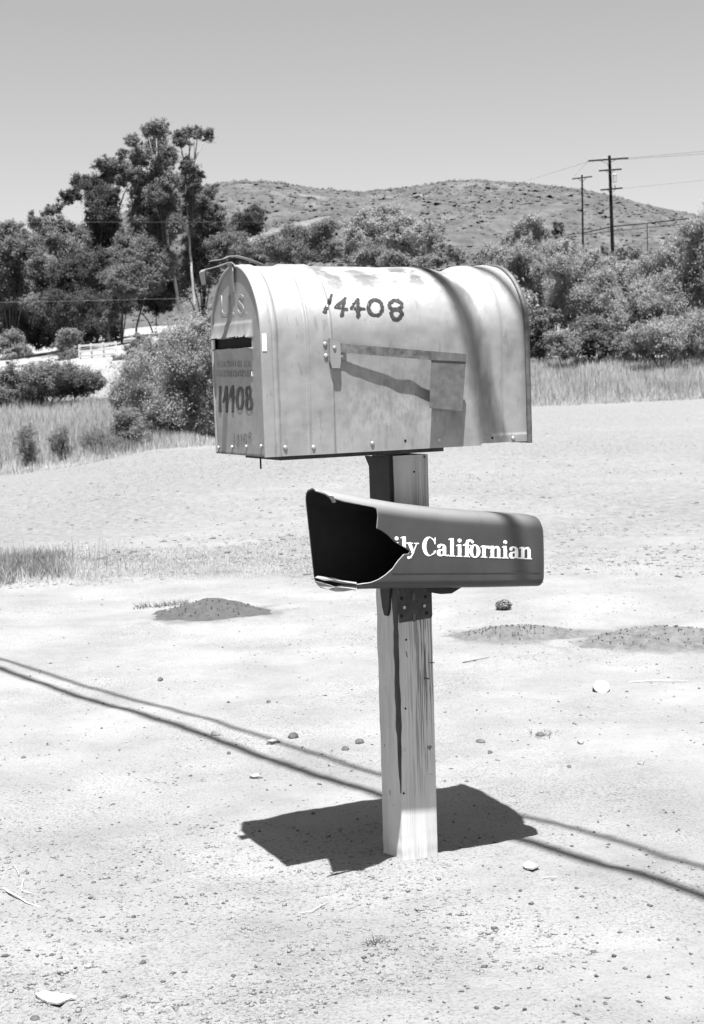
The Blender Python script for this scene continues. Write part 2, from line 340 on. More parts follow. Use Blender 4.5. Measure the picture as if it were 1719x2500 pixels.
knoll, KXx, KYy, KZz, KT = sheet('hillside', KX, KY, 230, 150, 290, 7, 2.5, 'near spur of the hill with pale bare patches', M_HILL, nx=220, bare=knollbare, rough=(6, 5))

# rounded low brush covering both slopes (nobody could count it)
def ico():
    bm = bmesh.new(); bmesh.ops.create_icosphere(bm, subdivisions=1, radius=1); V = np.array([v.co[:] for v in bm.verts]); T = np.array([[v.index for v in f.verts] for f in bm.faces]); bm.free(); return V, T
IV, IT = ico()
IV = np.array([[1, 0, 0], [-1, 0, 0], [0, 1, 0], [0, -1, 0], [0, 0, 1.]]); IT = np.array([[0, 2, 4], [2, 1, 4], [1, 3, 4], [3, 0, 4]])
def blobs(name, P, Rr, mt, label, cat, squash=.75):
    n = len(P); V = (IV[None]*(1+.3*rng.normal(size=(n, len(IV), 1)))+.25*rng.normal(size=(n, len(IV), 3)))*Rr[:, None, None]; V[..., 2] *= squash; V = V+P[:, None]
    T = (IT[None]+(np.arange(n)*len(IV))[:, None, None]).reshape(-1, 3)
    return prop(link(name, mesh_np(V.reshape(-1, 3), T), mt), label, cat, kind='stuff')
def scatter_sheet(X, Y, Z, T, n, tmin=.08, tmax=1.04):
    ok = np.argwhere((T[:-1, :-1] > tmin) & (T[:-1, :-1] < tmax)); k = ok[rng.integers(0, len(ok), n)]; i, j = k[:, 0], k[:, 1]; u = rng.random(n); v = rng.random(n)
    def L(G): return (G[i, j]*(1-u)+G[i+1, j]*u)*(1-v)+(G[i, j+1]*(1-u)+G[i+1, j+1]*u)*v
    return np.stack([L(X), L(Y), L(Z)], -1)
P = scatter_sheet(HX, HY, HZ, HT, 58000); keep = fbm(P[:, 0]/18, P[:, 1]/18, 4, 77) > -.38+.5*rng.random(len(P)); P = P[keep]
blobs('hill_brush', P, (.22+1.0*rng.random(len(P))**3.2)*(1+.5*fbm(P[:, 0]/30, P[:, 1]/30, 3, 5)), M_HBRUSH, 'low rounded chaparral covering the long hill', 'brush')
P = scatter_sheet(KXx, KYy, KZz, KT, 9000, .1, 1.02); pv = knollbare(P[:, 0], P[:, 1], P[:, 2]); P = P[pv < .35]
blobs('hillside_brush', P, (.15+.7*rng.random(len(P))**2), M_HBRUSH, 'scattered dark scrub on the near spur of the hill', 'brush')

# ------------------------------------------------------------------ foliage
def leaf_mesh(C, out, size, droop=0.):
    n = len(C); N = out*.9+rng.normal(size=(n, 3))*.75; N[:, 2] += .25; N /= np.linalg.norm(N, axis=1)[:, None]
    A = rng.normal(size=(n, 3)); A[:, 2] -= droop*2.2; A -= N*np.sum(A*N, 1)[:, None]*(1-.6*min(droop, 1)); A /= np.linalg.norm(A, axis=1)[:, None]
    B = np.cross(N, A); B /= np.linalg.norm(B, axis=1)[:, None]+1e-9; s = size*rng.uniform(.6, 1.35, n)[:, None]
    w_ = .36 if droop else .5
    V = np.stack([C-A*s*.45-B*s*w_*.62, C-A*s*.45+B*s*w_*.62, C+A*s*.62], 1).reshape(-1, 3); F4 = np.arange(3*n).reshape(n, 3)
    return V, F4
def crown(blist, D, scale_px, offx, offy, leaf_px=3.2, dens=.55, droop=0., depth=1.0, dj=2.0, sub=1.0):
    """blist: clump centres measured on the photograph (crop units) at distance D -> leaf quads"""
    Vs, Fs, k = [], [], 0; C0 = []
    for (bx, by, rx, ry) in blist:
        x, y = offx+bx/scale_px, offy+by/scale_px; rx, ry = rx/scale_px*1.16, ry/scale_px*1.12
        m = D/F; Dj = D+rng.uniform(-dj, dj); c = at_dist(x, y, Dj); R = np.array([rx*m, rx*m*depth, ry*m]); C0.append((c, R))
        ns = max(6, int(math.pi*rx*ry/(42*sub))); nl = int(math.pi*rx*ry*dens*30/leaf_px**2/ns)+6
        d = rng.normal(size=(ns, 3)); d /= np.linalg.norm(d, axis=1)[:, None]; d *= (rng.random(ns)**.45)[:, None]*.9
        sc = c+d*R+rng.normal(size=(ns, 3))*R*.17; sr = np.cbrt(R.prod())*rng.uniform(.22, .50, ns)*(1 if ns > 10 else 1.3)
        e = rng.normal(size=(ns, nl, 3)); e /= np.linalg.norm(e, axis=2)[..., None]; rr = np.abs(rng.normal(size=(ns, nl, 1)))*.48+.38*rng.random((ns, nl, 1))
        P = sc[:, None]+e*rr*sr[:, None, None]*np.array([1, 1, .8 if not droop else 1.15]); out = e*.8+d[:, None]*.5+np.array([0, 0, .3])
        P = P.reshape(-1, 3); out = out.reshape(-1, 3); out /= np.linalg.norm(out, axis=1)[:, None]+1e-9
        V, f4 = leaf_mesh(P, out, leaf_px*1.30*m, droop); Vs.append(V); Fs.append(f4+k); k += len(V)
    return np.concatenate(Vs), np.concatenate(Fs), C0
def tree(name, label, cat, blist, D, sp, ox, oy, lm, trunks=(), bark=None, group=None, basepx=None, **kw):
    V, f4, C0 = crown(blist, D, sp, ox, oy, **kw)
    if basepx is None: cx = np.mean([c[0][0] for c in C0]); cy = np.mean([c[0][1] for c in C0])
    else:
        q = at_dist(basepx, 900, D); cx, cy = q[0], q[1]
    base = np.array([cx, cy, float(base_z(cx, cy))])
    t = empty(name, base, label, cat, group); lst = []; m = D/F
    for pts, r0, r1 in trunks:
        Pp = np.array([at_dist(ox+a/sp, oy+b/sp, D+rng.uniform(-.3, .3)) for a, b in pts]); tt = np.linspace(0, 1, len(Pp)*4); idx = tt*(len(Pp)-1)
        Q = np.stack([np.interp(idx, np.arange(len(Pp)), Pp[:, q]) for q in range(3)], 1); Q += rng.normal(size=Q.shape)*r0*m*.12
        lst.append((Q-base, np.linspace(r0, r1, len(Q))*m))
    # limbs from the foot into the clumps
    hub = np.mean([c[0] for c in C0], 0); foot = base+np.array([0, 0, -.2]) if not trunks else base*.42+hub*.58
    if trunks and bark is M_BARK: tubes('trunk', lst, bark, t, 6); lst = []
    order = sorted(C0, key=lambda c: -c[1].prod())[:9]
    h = max(c[0][2] for c in C0)-base[2]
    for c, R in order:
        mid = foot*.45+c*.55+np.array([0, 0, .12*h]); mid[:2] = foot[:2]*.6+c[:2]*.4
        tt = np.linspace(0, 1, 8)[:, None]; Q = (1-tt)**2*foot+2*tt*(1-tt)*mid+tt**2*c; rad = max(.0065*h, .02)
        lst.append((Q-base, np.linspace(rad, rad*.2, 8)))
    tubes('branches' if trunks and bark is M_BARK else 'trunk', lst, M_BARKD, t, 6)
    link('crown', mesh_np(V-base, f4), lm, t)
    return t
c5 = (2.574, 0, 280); c6 = (2.805, 1150, 340); c7 = (2.85, 0, 780); c1 = (2.217, 480, 420)
tree('eucalyptus_tree', 'tallest slender eucalyptus with open tufted top and pale leaning trunk', 'tree',
     [(985, 90, 75, 48), (840, 160, 45, 32), (770, 245, 38, 30), (940, 110, 40, 40), (880, 260, 60, 60), (980, 200, 60, 60), (1060, 250, 60, 60), (1010, 330, 65, 60), (930, 400, 50, 50), (1060, 420, 60, 60), (1000, 500, 80, 60), (900, 560, 70, 80), (1060, 580, 70, 80), (890, 700, 70, 90), (1000, 740, 80, 110), (1100, 700, 55, 70), (920, 880, 80, 110), (1030, 930, 80, 90), (950, 1040, 80, 90), (860, 480, 40, 50), (850, 620, 40, 70)],
     115, *c5, M_EUC, sub=.6, dens=.62, trunks=[([(1130, 1230), (1092, 1000), (1062, 850), (1045, 680), (1010, 520), (985, 330), (985, 150)], 4.6, 1.2), ([(1020, 420), (960, 250), (930, 120)], 1.6, .6)], bark=M_BARK, basepx=440, group='eucalyptus trees on the left')
tree('eucalyptus_tree', 'eucalyptus with flat umbrella tufts leaning right on bare forked limbs', 'tree',
     [(1125, 140, 38, 50), (1190, 115, 50, 38), (1250, 110, 45, 32), (1300, 125, 38, 40), (1160, 170, 40, 30), (1185, 330, 50, 50), (1230, 390, 45, 50), (1170, 430, 60, 60), (1200, 520, 50, 60), (1180, 610, 60, 50), (1230, 450, 40, 45)],
     118, *c5, M_EUC, sub=.6, dens=.62, trunks=[([(1222, 1190), (1205, 980), (1190, 820), (1180, 600), (1165, 400), (1140, 300), (1135, 160)], 3.6, 1.0), ([(1205, 340), (1240, 250), (1285, 165)], 1.8, .8), ([(1165, 300), (1190, 240), (1205, 180)], 1.5, .7), ([(1215, 330), (1222, 240), (1220, 160)], 1.3, .6)], bark=M_BARK, basepx=472, group='eucalyptus trees on the left')
tree('eucalyptus_tree', 'eucalyptus arching right over the bright gap of sky', 'tree',
     [(650, 310, 55, 40), (720, 320, 60, 50), (795, 350, 70, 55), (850, 400, 50, 45), (700, 385, 60, 40), (760, 420, 50, 25)],
     117, *c5, M_EUC, sub=.6, dens=.62, trunks=[([(650, 1100), (660, 800), (670, 560), (690, 440), (745, 380)], 3.4, 1.2)], basepx=258, group='eucalyptus trees on the left')
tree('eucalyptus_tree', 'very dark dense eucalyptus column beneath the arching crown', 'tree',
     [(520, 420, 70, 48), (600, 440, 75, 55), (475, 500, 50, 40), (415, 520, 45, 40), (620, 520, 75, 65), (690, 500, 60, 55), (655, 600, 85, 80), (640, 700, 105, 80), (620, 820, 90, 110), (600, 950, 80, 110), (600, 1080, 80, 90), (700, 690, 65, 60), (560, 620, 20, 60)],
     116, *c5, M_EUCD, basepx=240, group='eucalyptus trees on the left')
tree('eucalyptus_tree', 'two topped round crowned eucalyptus with a pale slanting trunk', 'tree',
     [(300, 610, 42, 42), (210, 660, 42, 46), (370, 610, 28, 46), (300, 700, 60, 50), (400, 700, 65, 50), (470, 760, 70, 60), (350, 800, 85, 70), (450, 860, 90, 80), (250, 740, 50, 50)],
     112, *c5, M_EUC, trunks=[([(520, 1080), (455, 960), (400, 880), (345, 810)], 3.0, 1.6)], bark=M_BARK, basepx=190, group='eucalyptus trees on the left')
tree('eucalyptus_tree', 'bushy eucalyptus at the far left edge of the grove', 'tree',
     [(40, 715, 60, 55), (125, 745, 55, 55), (50, 830, 90, 80), (180, 830, 80, 75), (100, 950, 110, 90), (230, 950, 90, 90), (60, 1070, 100, 80), (-40, 900, 90, 160), (-60, 1100, 90, 160)],
     108, *c5, M_EUC, basepx=30, group='eucalyptus trees on the left')
tree('broadleaf_tree', 'mid grey leafy tree in front of the dark column', 'tree',
     [(780, 880, 75, 90), (800, 1000, 80, 100), (740, 1050, 80, 80), (840, 1090, 60, 60), (770, 780, 50, 60), (690, 1020, 50, 40), (870, 960, 30, 60)],
     104, *c5, M_BUSH, basepx=300, group='round trees within the grove')
tree('broadleaf_tree', 'mid grey round trees hugging the right edge of the grove', 'tree',
     [(1320, 480, 50, 40), (1275, 580, 70, 70), (1345, 640, 75, 70), (1225, 700, 70, 70), (1320, 750, 95, 60), (1420, 760, 80, 50), (1200, 830, 70, 70), (1290, 880, 90, 70), (1180, 980, 80, 80), (1100, 1080, 70, 90), (1280, 990, 90, 80), (1380, 860, 90, 60), (1470, 820, 70, 50)],
     122, *c5, M_BUSH, basepx=500, group='round trees within the grove')
tree('broadleaf_tree', 'dark leafy tree low in the left of the grove', 'tree',
     [(300, 1040, 100, 90), (420, 1000, 90, 90), (430, 1120, 100, 80), (350, 1200, 110, 80), (500, 1200, 110, 80), (520, 980, 60, 100)],
     106, *c5, M_EUCD, basepx=150, group='round trees within the grove')
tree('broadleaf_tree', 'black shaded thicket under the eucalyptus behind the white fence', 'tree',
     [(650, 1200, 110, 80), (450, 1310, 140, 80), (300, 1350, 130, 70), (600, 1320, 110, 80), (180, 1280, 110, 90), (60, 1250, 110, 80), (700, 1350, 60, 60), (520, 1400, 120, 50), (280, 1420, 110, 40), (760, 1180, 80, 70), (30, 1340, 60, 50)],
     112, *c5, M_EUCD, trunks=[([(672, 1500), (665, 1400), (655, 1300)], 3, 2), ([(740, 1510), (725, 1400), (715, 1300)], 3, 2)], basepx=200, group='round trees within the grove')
tree('broadleaf_tree', 'dark thicket behind the leaning pale trunk', 'tree',
     [(950, 1140, 90, 80), (1030, 1090, 80, 110), (890, 1150, 70, 60), (1010, 1200, 70, 50)],
     116, *c5, M_EUCD, trunks=[([(850, 1400), (862, 1320), (885, 1230), (910, 1150)], 3.2, 1.6), ([(962, 1372), (935, 1300), (890, 1245)], 2.0, 1.2), ([(985, 1330), (980, 1250)], 1.4, 1)], bark=M_BARKD, basepx=345, group='round trees within the grove')
tree('small_tree', 'small light leafed tree at the left edge of the pale lot', 'tree', [(80, 1420, 65, 60), (30, 1460, 40, 50), (120, 1480, 55, 40), (175, 1490, 35, 40), (70, 1500, 50, 40)], 92, *c5, M_GREY, basepx=30)
tree('bush', 'mid grey rounded bush left of the white rail fence', 'bush', [(430, 1390, 65, 55), (400, 1440, 50, 40), (480, 1410, 40, 40)], 100, *c5, M_GREY, basepx=165)
tree('bush', 'dark bush touching the left end of the white fence', 'bush', [(430, 1530, 60, 45), (470, 1500, 30, 40), (400, 1555, 50, 30)], 92, *c5, M_BUSH, basepx=165)
tree('bush', 'pale leafed young tree beside the grove trunks', 'bush', [(690, 1260, 45, 38), (720, 1300, 40, 30), (670, 1300, 30, 40)], 103, *c5, M_GREY, basepx=270)
tree('bush', 'grey shrub right of the white fence below the lot', 'bush', [(850, 1450, 50, 60), (900, 1420, 40, 40), (770, 1540, 60, 35), (830, 1530, 60, 40)], 80, *c5, M_GREY, basepx=330)
tree('bush', 'broad low dark thicket on the slope below the fence', 'bush',
     [(330, 390, 160, 80), (470, 400, 130, 80), (600, 430, 110, 60), (230, 450, 140, 90), (180, 530, 130, 80), (70, 560, 110, 90), (400, 480, 160, 60), (60, 430, 80, 90), (670, 430, 70, 50), (540, 470, 130, 50), (-20, 500, 90, 120)],
     46, *c7, M_BUSH, leaf_px=3.4, basepx=110, dj=1.2)
tree('bush', 'big rounded grey bush just left of the mailbox door', 'bush',
     [(1300, 130, 150, 100), (1420, 60, 80, 110), (1120, 230, 130, 100), (1250, 280, 150, 110), (1400, 300, 110, 150), (960, 330, 120, 80), (1050, 420, 160, 110), (900, 470, 130, 90), (1250, 450, 160, 140), (1420, 500, 90, 170), (850, 560, 90, 70), (1000, 560, 110, 90), (1150, 620, 150, 120), (1380, 680, 110, 120), (1230, 740, 140, 90), (1060, 700, 80, 80), (1000, 780, 70, 60), (1500, 300, 90, 200), (1520, 600, 90, 200), (1190, 130, 90, 60)],
     33, *c7, M_PEP, leaf_px=4.0, dens=.46, droop=.5, basepx=440, dj=.8)
tree('bush', 'wispy shrub at the foot of the big bush', 'bush', [(880, 680, 90, 70), (940, 770, 90, 70), (850, 760, 60, 60), (1010, 830, 60, 40)], 30.5, *c7, M_GREY, leaf_px=3.2, dens=.35, basepx=320, dj=.4)
HG = 'scrub filling the foot of the pepper trees'
for hx, lb in [(820, 'low scrub behind the front half of the mailbox'), (960, 'low scrub behind the middle of the mailbox'), (1100, 'low scrub behind the flag plate of the mailbox'), (1215, 'low scrub just behind the rear end of the mailbox')]:
    tree('bush', lb, 'bush', [(hx-40, 790, 60, 60), (hx+30, 770, 65, 60), (hx, 850, 75, 45), (hx+50, 860, 60, 40), (hx-10, 715, 55, 45)], 62, 1.0, 0, 0, M_PEP, leaf_px=6.5, dens=.5, basepx=hx, dj=1.0, group=HG)
UG = 'scrub filling the foot of the pepper trees'
tree('bush', 'shaded scrub between the mailbox end and the round shrub', 'bush', [(420, 1380, 60, 90), (480, 1400, 60, 70), (450, 1250, 60, 80), (540, 1230, 60, 70)], 58, *c6, M_BUSH, basepx=1315, leaf_px=3.4, dj=.5, group=UG)
tree('bush', 'dark scrub right of the small round shrub', 'bush', [(780, 1370, 80, 90), (860, 1420, 80, 70), (900, 1300, 90, 80), (800, 1270, 90, 60)], 57, *c6, M_BUSH, basepx=1440, leaf_px=3.4, dj=.5, group=UG)
tree('bush', 'light scrub in the dip below the tallest pole', 'bush', [(980, 1380, 80, 80), (1060, 1420, 80, 70), (1020, 1280, 80, 80), (940, 1440, 70, 40)], 57, *c6, M_PEP, basepx=1510, leaf_px=3.6, dj=.5, droop=.5, group=UG)
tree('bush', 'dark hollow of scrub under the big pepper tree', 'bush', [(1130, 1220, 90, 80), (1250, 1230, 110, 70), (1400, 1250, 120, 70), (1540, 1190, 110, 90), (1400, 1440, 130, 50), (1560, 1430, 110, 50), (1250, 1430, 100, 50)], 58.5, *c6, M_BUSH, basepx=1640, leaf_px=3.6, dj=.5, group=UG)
tree('bush', 'pale scrub along the skyline behind the pepper trees', 'bush', [(900, 850, 90, 50), (980, 900, 80, 50), (1060, 920, 70, 50), (1120, 880, 80, 50), (1000, 980, 90, 60), (1080, 1010, 60, 60)], 66, *c6, M_PEP, basepx=1510, leaf_px=3.4, dj=.5, group=UG)
WG = 'dark weed clumps in the dry grass on the left slope'
for bl, bx, lb in [([(190, 780, 50, 60), (170, 850, 70, 80), (210, 900, 60, 70), (190, 940, 50, 50)], 66, 'leftmost dark weed clump on the grassy slope'),
                   ([(430, 800, 50, 50), (400, 860, 60, 80), (450, 890, 70, 70), (440, 930, 50, 50)], 152, 'middle dark weed clump on the grassy slope'),
                   ([(640, 860, 70, 80), (700, 830, 70, 80), (660, 920, 70, 50), (790, 850, 60, 50)], 236, 'rightmost dark weed clump on the slope, nearest the big bush')]:
    tree('weed_clump', lb, 'weeds', bl, 30, *c7, M_GREY, leaf_px=2.6, dens=.18, droop=1.0, basepx=bx, dj=.3, group=WG)
# right hand pepper trees
RG = 'pepper trees behind the weedy bank'
tree('pepper_tree', 'large weeping pepper tree at the right edge', 'tree',
     [(1530, 610, 90, 50), (1600, 560, 60, 40), (1450, 700, 100, 55), (1560, 740, 100, 70), (1370, 790, 90, 50), (1280, 850, 110, 60), (1420, 870, 140, 90), (1560, 880, 110, 100), (1200, 930, 110, 70), (1350, 1010, 140, 100), (1520, 1050, 120, 120), (1150, 1060, 80, 80), (1240, 1120, 90, 70), (1420, 1160, 120, 90), (1620, 800, 90, 250)],
     57, *c6, M_PEP, leaf_px=4.0, dens=.6, droop=.8, basepx=1640, dj=1.5, group=RG)
tree('pepper_tree', 'low front pepper tree with hanging leaves at the lower right', 'tree',
     [(1250, 1330, 100, 80), (1380, 1370, 110, 90), (1550, 1300, 110, 110), (1130, 1340, 80, 80), (1180, 1430, 70, 60), (1480, 1420, 100, 60), (1320, 1270, 80, 60), (1620, 1380, 80, 100)],
     54, *c6, M_PEP, leaf_px=4.0, dens=.55, droop=.8, basepx=1620, dj=1.2, group=RG)
tree('pepper_tree', 'wide mid grey pepper tree beneath the far power pole', 'tree',
     [(640, 730, 75, 45), (560, 770, 80, 55), (720, 800, 75, 50), (830, 810, 60, 45), (620, 870, 105, 70), (760, 910, 110, 80), (500, 900, 90, 70), (880, 960, 90, 80), (640, 1040, 120, 100), (810, 1090, 130, 100), (950, 1050, 90, 90), (700, 1190, 140, 90), (880, 1230, 120, 80), (570, 1180, 60, 80), (1010, 1190, 80, 80), (940, 1340, 110, 70), (1010, 1420, 70, 50)],
     60, *c6, M_PEP, leaf_px=3.8, dens=.6, droop=.5, basepx=1400, dj=1.5, group=RG)
tree('pepper_tree', 'tall pepper tree showing above the rear end of the mailbox', 'tree',
     [(430, 560, 65, 45), (350, 610, 65, 45), (480, 640, 60, 55), (270, 690, 70, 45), (380, 720, 90, 60), (150, 770, 85, 45), (290, 790, 110, 60), (420, 820, 100, 70), (230, 880, 110, 60), (330, 950, 100, 80), (430, 1000, 90, 90), (450, 1130, 70, 90), (420, 1280, 60, 90), (480, 1200, 50, 60), (420, 1420, 60, 60), (500, 1330, 70, 70), (560, 1440, 90, 40), (450, 1450, 70, 40)],
     64, *c6, M_PEP, leaf_px=3.6, dens=.6, droop=.5, basepx=1290, dj=1.5, group=RG)
tree('bush', 'small dense round shrub at the foot of the pepper trees', 'bush', [(600, 1370, 65, 70), (680, 1400, 65, 65), (640, 1440, 80, 50), (530, 1350, 35, 30)], 55, *c6, M_PALE, leaf_px=3, dens=.6, basepx=1380, dj=.5)
tree('bush', 'small dark scrub poking above the trees near the thin cable', 'bush', [(590, 600, 34, 36), (580, 640, 30, 30)], 90, *c6, M_EUCD, basepx=1360)
tree('bush', 'dark scrub at the foot of the tallest power pole', 'bush', [(1020, 790, 60, 40), (930, 780, 40, 40), (1120, 780, 60, 40), (1230, 800, 50, 30)], 84, *c6, M_BUSH, basepx=1510)
CG = 'pale trees behind the mailbox roof'
tree('pepper_tree', 'rounded grey tree above the middle of the mailbox', 'tree',
     [(870, 280, 65, 35), (950, 240, 75, 45), (1040, 230, 75, 45), (850, 350, 55, 50), (1010, 300, 90, 50), (950, 350, 90, 50), (840, 440, 45, 60)], 78, *c1, M_PEP, leaf_px=3.4, basepx=900, group=CG)
tree('pepper_tree', 'grey tree above the painted house number on the mailbox', 'tree',
     [(1120, 280, 75, 45), (1210, 330, 85, 50), (1100, 360, 90, 55), (1180, 420, 110, 60), (1260, 300, 60, 40), (1290, 380, 60, 50)], 74, *c1, M_PEP, leaf_px=3.4, basepx=1010, group=CG)
tree('bush', 'pale bush directly behind the mailbox roof near its middle', 'bush', [(930, 450, 70, 55), (900, 490, 60, 40), (1000, 500, 60, 30)], 66, *c1, M_PALE, leaf_px=3.2, basepx=900)
tree('bush', 'pale low bush behind the mailbox roof right of centre', 'bush', [(1060, 470, 65, 40), (1130, 490, 70, 30), (1220, 490, 60, 30)], 66, *c1, M_PALE, leaf_px=3.2, basepx=970)
tree('bush', 'pale spreading bush behind the dark striped end of the roof', 'bush', [(1350, 430, 65, 42), (1410, 460, 60, 35), (1300, 480, 60, 35), (1540, 470, 60, 35)], 70, *c1, M_PALE, leaf_px=3.2, basepx=1110)
tree('oak_tree', 'dark flat bottomed oak standing alone on the hillside', 'tree', [(320, 225, 60, 40), (270, 250, 65, 38), (230, 290, 60, 30), (330, 270, 50, 35), (290, 320, 70, 30)], 190, *c1, M_EUCD, basepx=610, leaf_px=3)
tree('bush', 'dark thicket below the lone oak on the hillside', 'bush', [(200, 380, 80, 45), (120, 400, 90, 50), (260, 430, 90, 40), (420, 400, 90, 50), (520, 330, 80, 40), (650, 340, 80, 50), (700, 300, 60, 35), (600, 430, 110, 40), (470, 450, 90, 40), (730, 420, 70, 50), (180, 460, 90, 40)], 120, *c1, M_BUSH, basepx=640, leaf_px=3)

# ------------------------------------------------------------------ grasses (uncountable)
def blades(P, h, wd, lean):
    n = len(P); a = rng.random(n)*2*math.pi; L = rng.normal(size=(n, 2))*lean*h[:, None]; W = np.stack([np.cos(a), np.sin(a), np.zeros(n)], 1)*wd[:, None]*.5
    mid = P+np.concatenate([L*.35, h[:, None]*.6], 1); tip = P+np.concatenate([L, h[:, None]], 1)
    V = np.stack([P-W*1.3, P+W*1.3, tip], 1).reshape(-1, 3); k = np.arange(n)*3
    return V, np.stack([k, k+1, k+2], 1)
def region(n, x0, x1, D0, D1, pw=1.0):
    xp = rng.uniform(x0, x1, n); u = rng.random(n); D = 1/(1/D0+(1/D1-1/D0)*u) if pw == 1 else D0+(D1-D0)*u
    d = ray(xp, np.full(n, 0.)[:, None]*0+1000) if False else None
    az = np.arctan((xp-PW/2)/F); X = D*np.sin(az); Y = D*np.cos(az); return X, Y, D
def grass(name, label, n, x0, x1, D0, D1, h0, h1, wk, mt, thr=-2, ns=.5, lean=.35, pw=1, seed=3, z0=-.01, soft=True):
    X, Y, D = region(n, x0, x1, D0, D1, pw); tx = ((PW/2+F*X/Y)-x0)/(x1-x0); ty = (D-D0)/(D1-D0)
    e = np.minimum(np.minimum(tx, 1-tx)*7, np.minimum(ty, 1-ty)*(5 if soft else 400)); k = (fbm(X*ns, Y*ns, 4, seed) > thr) & (rng.random(n)*.8+.5*fbm(X*2.2, Y*2.2, 3, seed+9) < e); X, Y, D = X[k], Y[k], D[k]
    P = np.stack([X, Y, fine_z(X, Y)+z0], 1); m = 1+.45*fbm(X*.9, Y*.9, 3, seed+4); h = rng.uniform(h0, h1, len(X))*m*np.clip(e[k], .3, 1)
    V, f5 = blades(P, h, wk*D*rng.uniform(.6, 1.4, len(X)), lean)
    return prop(link(name, mesh_np(V, f5), mt), label, 'grass', kind='stuff')
grass('tall_weeds', 'tall pale dry weeds along the bank below the pepper trees', 80000, 1080, 1900, 43, 62, .15, .5, .0004, M_DRY, pw=0, lean=.14)
grass('dark_weeds', 'darker weeds mixed along the front of the right bank', 9000, 1080, 1900, 43.5, 52, .15, .5, .0004, M_DRYD, thr=.08, ns=.35, pw=0, lean=.14, seed=21)
grass('tall_weeds', 'tall pale dry grass on the slope at the left', 90000, -160, 560, 27, 50, .14, .42, .0004, M_DRY, pw=0, lean=.14)
grass('dark_weeds', 'dark weed clumps standing in the dry grass at left', 12000, -100, 500, 25.5, 36, .2, .6, .0004, M_DRYD, thr=.25, ns=.42, pw=0, lean=.14, seed=43)
grass('edge_grass', 'thin dry grass under the big bush and behind the mailbox', 14000, 300, 1200, 29, 60, .15, .45, .0006, M_DRY, pw=0)
grass('short_grass', 'short mown straw over the whole field', 105000, -60, 1780, 8.0, 46, .008, .026, .00034, M_DRYL, thr=-.25, ns=.6, lean=.6)
grass('field_stubble', 'duller stubble scattered through the mown field', 42000, -60, 1780, 8.5, 46, .008, .026, .00032, M_DRYD, thr=-.05, ns=1.1, lean=.6, seed=14)
grass('verge_grass', 'low dry grass where the field meets the dirt', 70000, 80, 1100, 7.6, 10.5, .008, .030, .0003, M_DRYL, thr=-.12, ns=1.4, lean=.35, seed=8)
grass('verge_grass', 'thin pale stalks near the dirt mounds at right', 26000, 1000, 1780, 7.0, 11.5, .005, .022, .0003, M_DRYL, thr=.0, ns=1.4, lean=.6, seed=18)
grass('dark_tuft_grass', 'thick grey green grass clump at the left edge of the dirt', 15000, -400, 200, 7.9, 9.9, .02, .15, .00028, M_DRYD, thr=-.1, ns=1.5, lean=.4, seed=5)
grass('dark_tuft_grass', 'sparse dark blades behind the left dirt mound', 1600, 300, 470, 6.75, 7.2, .015, .045, .0006, M_DRYD, thr=0, ns=2.5, lean=.5, seed=6)
grass('dry_stalks', 'tall thin pale stalks rising from the left grass clump', 160, -60, 330, 8.2, 9.6, .15, .30, .0003, M_DRYL, lean=.12, seed=5)

grass('pale_tuft_grass', 'pale straw mixed through the clump at the left edge', 9000, -400, 260, 7.9, 10.2, .02, .13, .00028, M_DRY, thr=-.2, ns=1.9, lean=.5, seed=77)
# ------------------------------------------------------------------ gravel
def octa(n):
    B = np.array([[1, 0, 0], [-1, 0, 0], [0, 1, 0], [0, -1, 0], [0, 0, 1], [0, 0, -1.]]); T = np.array([[0, 2, 4], [2, 1, 4], [1, 3, 4], [3, 0, 4], [2, 0, 5], [1, 2, 5], [3, 1, 5], [0, 3, 5]])
    V = B[None]*(1+.35*rng.normal(size=(n, 6, 1)))+.12*rng.normal(size=(n, 6, 3)); return V, T
def gravel(name, label, n, D0, D1, s0, s1, mt, seed, thr=-2, x0=-80, x1=1800):
    X, Y, D = region(n, x0, x1, D0, D1); k = fbm(X*1.4, Y*1.4, 3, seed) > thr; X, Y = X[k], Y[k]; n = len(X)
    V, T = octa(n); s = s0*(s1/s0)**(rng.random(n)**2.6); V *= s[:, None, None]*np.array([1, 1, .62]); a = rng.random(n)*6.28
    c, q = np.cos(a)[:, None], np.sin(a)[:, None]; x = V[..., 0]*c-V[..., 1]*q; y = V[..., 0]*q+V[..., 1]*c; V[..., 0] = x; V[..., 1] = y
    V += np.stack([X, Y, fine_z(X, Y)+s*.12], 1)[:, None]
    T = (T[None]+(np.arange(n)*6)[:, None, None]).reshape(-1, 3)
    return prop(link(name, mesh_np(V.reshape(-1, 3), T), mt), label, 'gravel', kind='stuff')
gravel('gravel', 'pale sandy clods and grit strewn over the dirt', 38000, 1.9, 8.5, .0010, .0055, M_CLOD, 61, .05)
gravel('dark_gravel', 'small darker stones strewn over the dirt', 5200, 1.9, 8.5, .0010, .006, M_STONE, 62, -.3)
gravel('pale_gravel', 'small bright stones strewn over the dirt', 9000, 1.9, 8.0, .0010, .0045, M_STONEL, 63, -.1)

gravel('field_crumbs', 'pale straw bits and clods over the mown field', 18000, 8, 50, .003, .013, M_DRYL, 64, -.2)
gravel('field_weeds', 'tiny dark weeds and clods dotted over the mown field', 5000, 7.6, 50, .004, .020, M_DRYD, 65, .05)
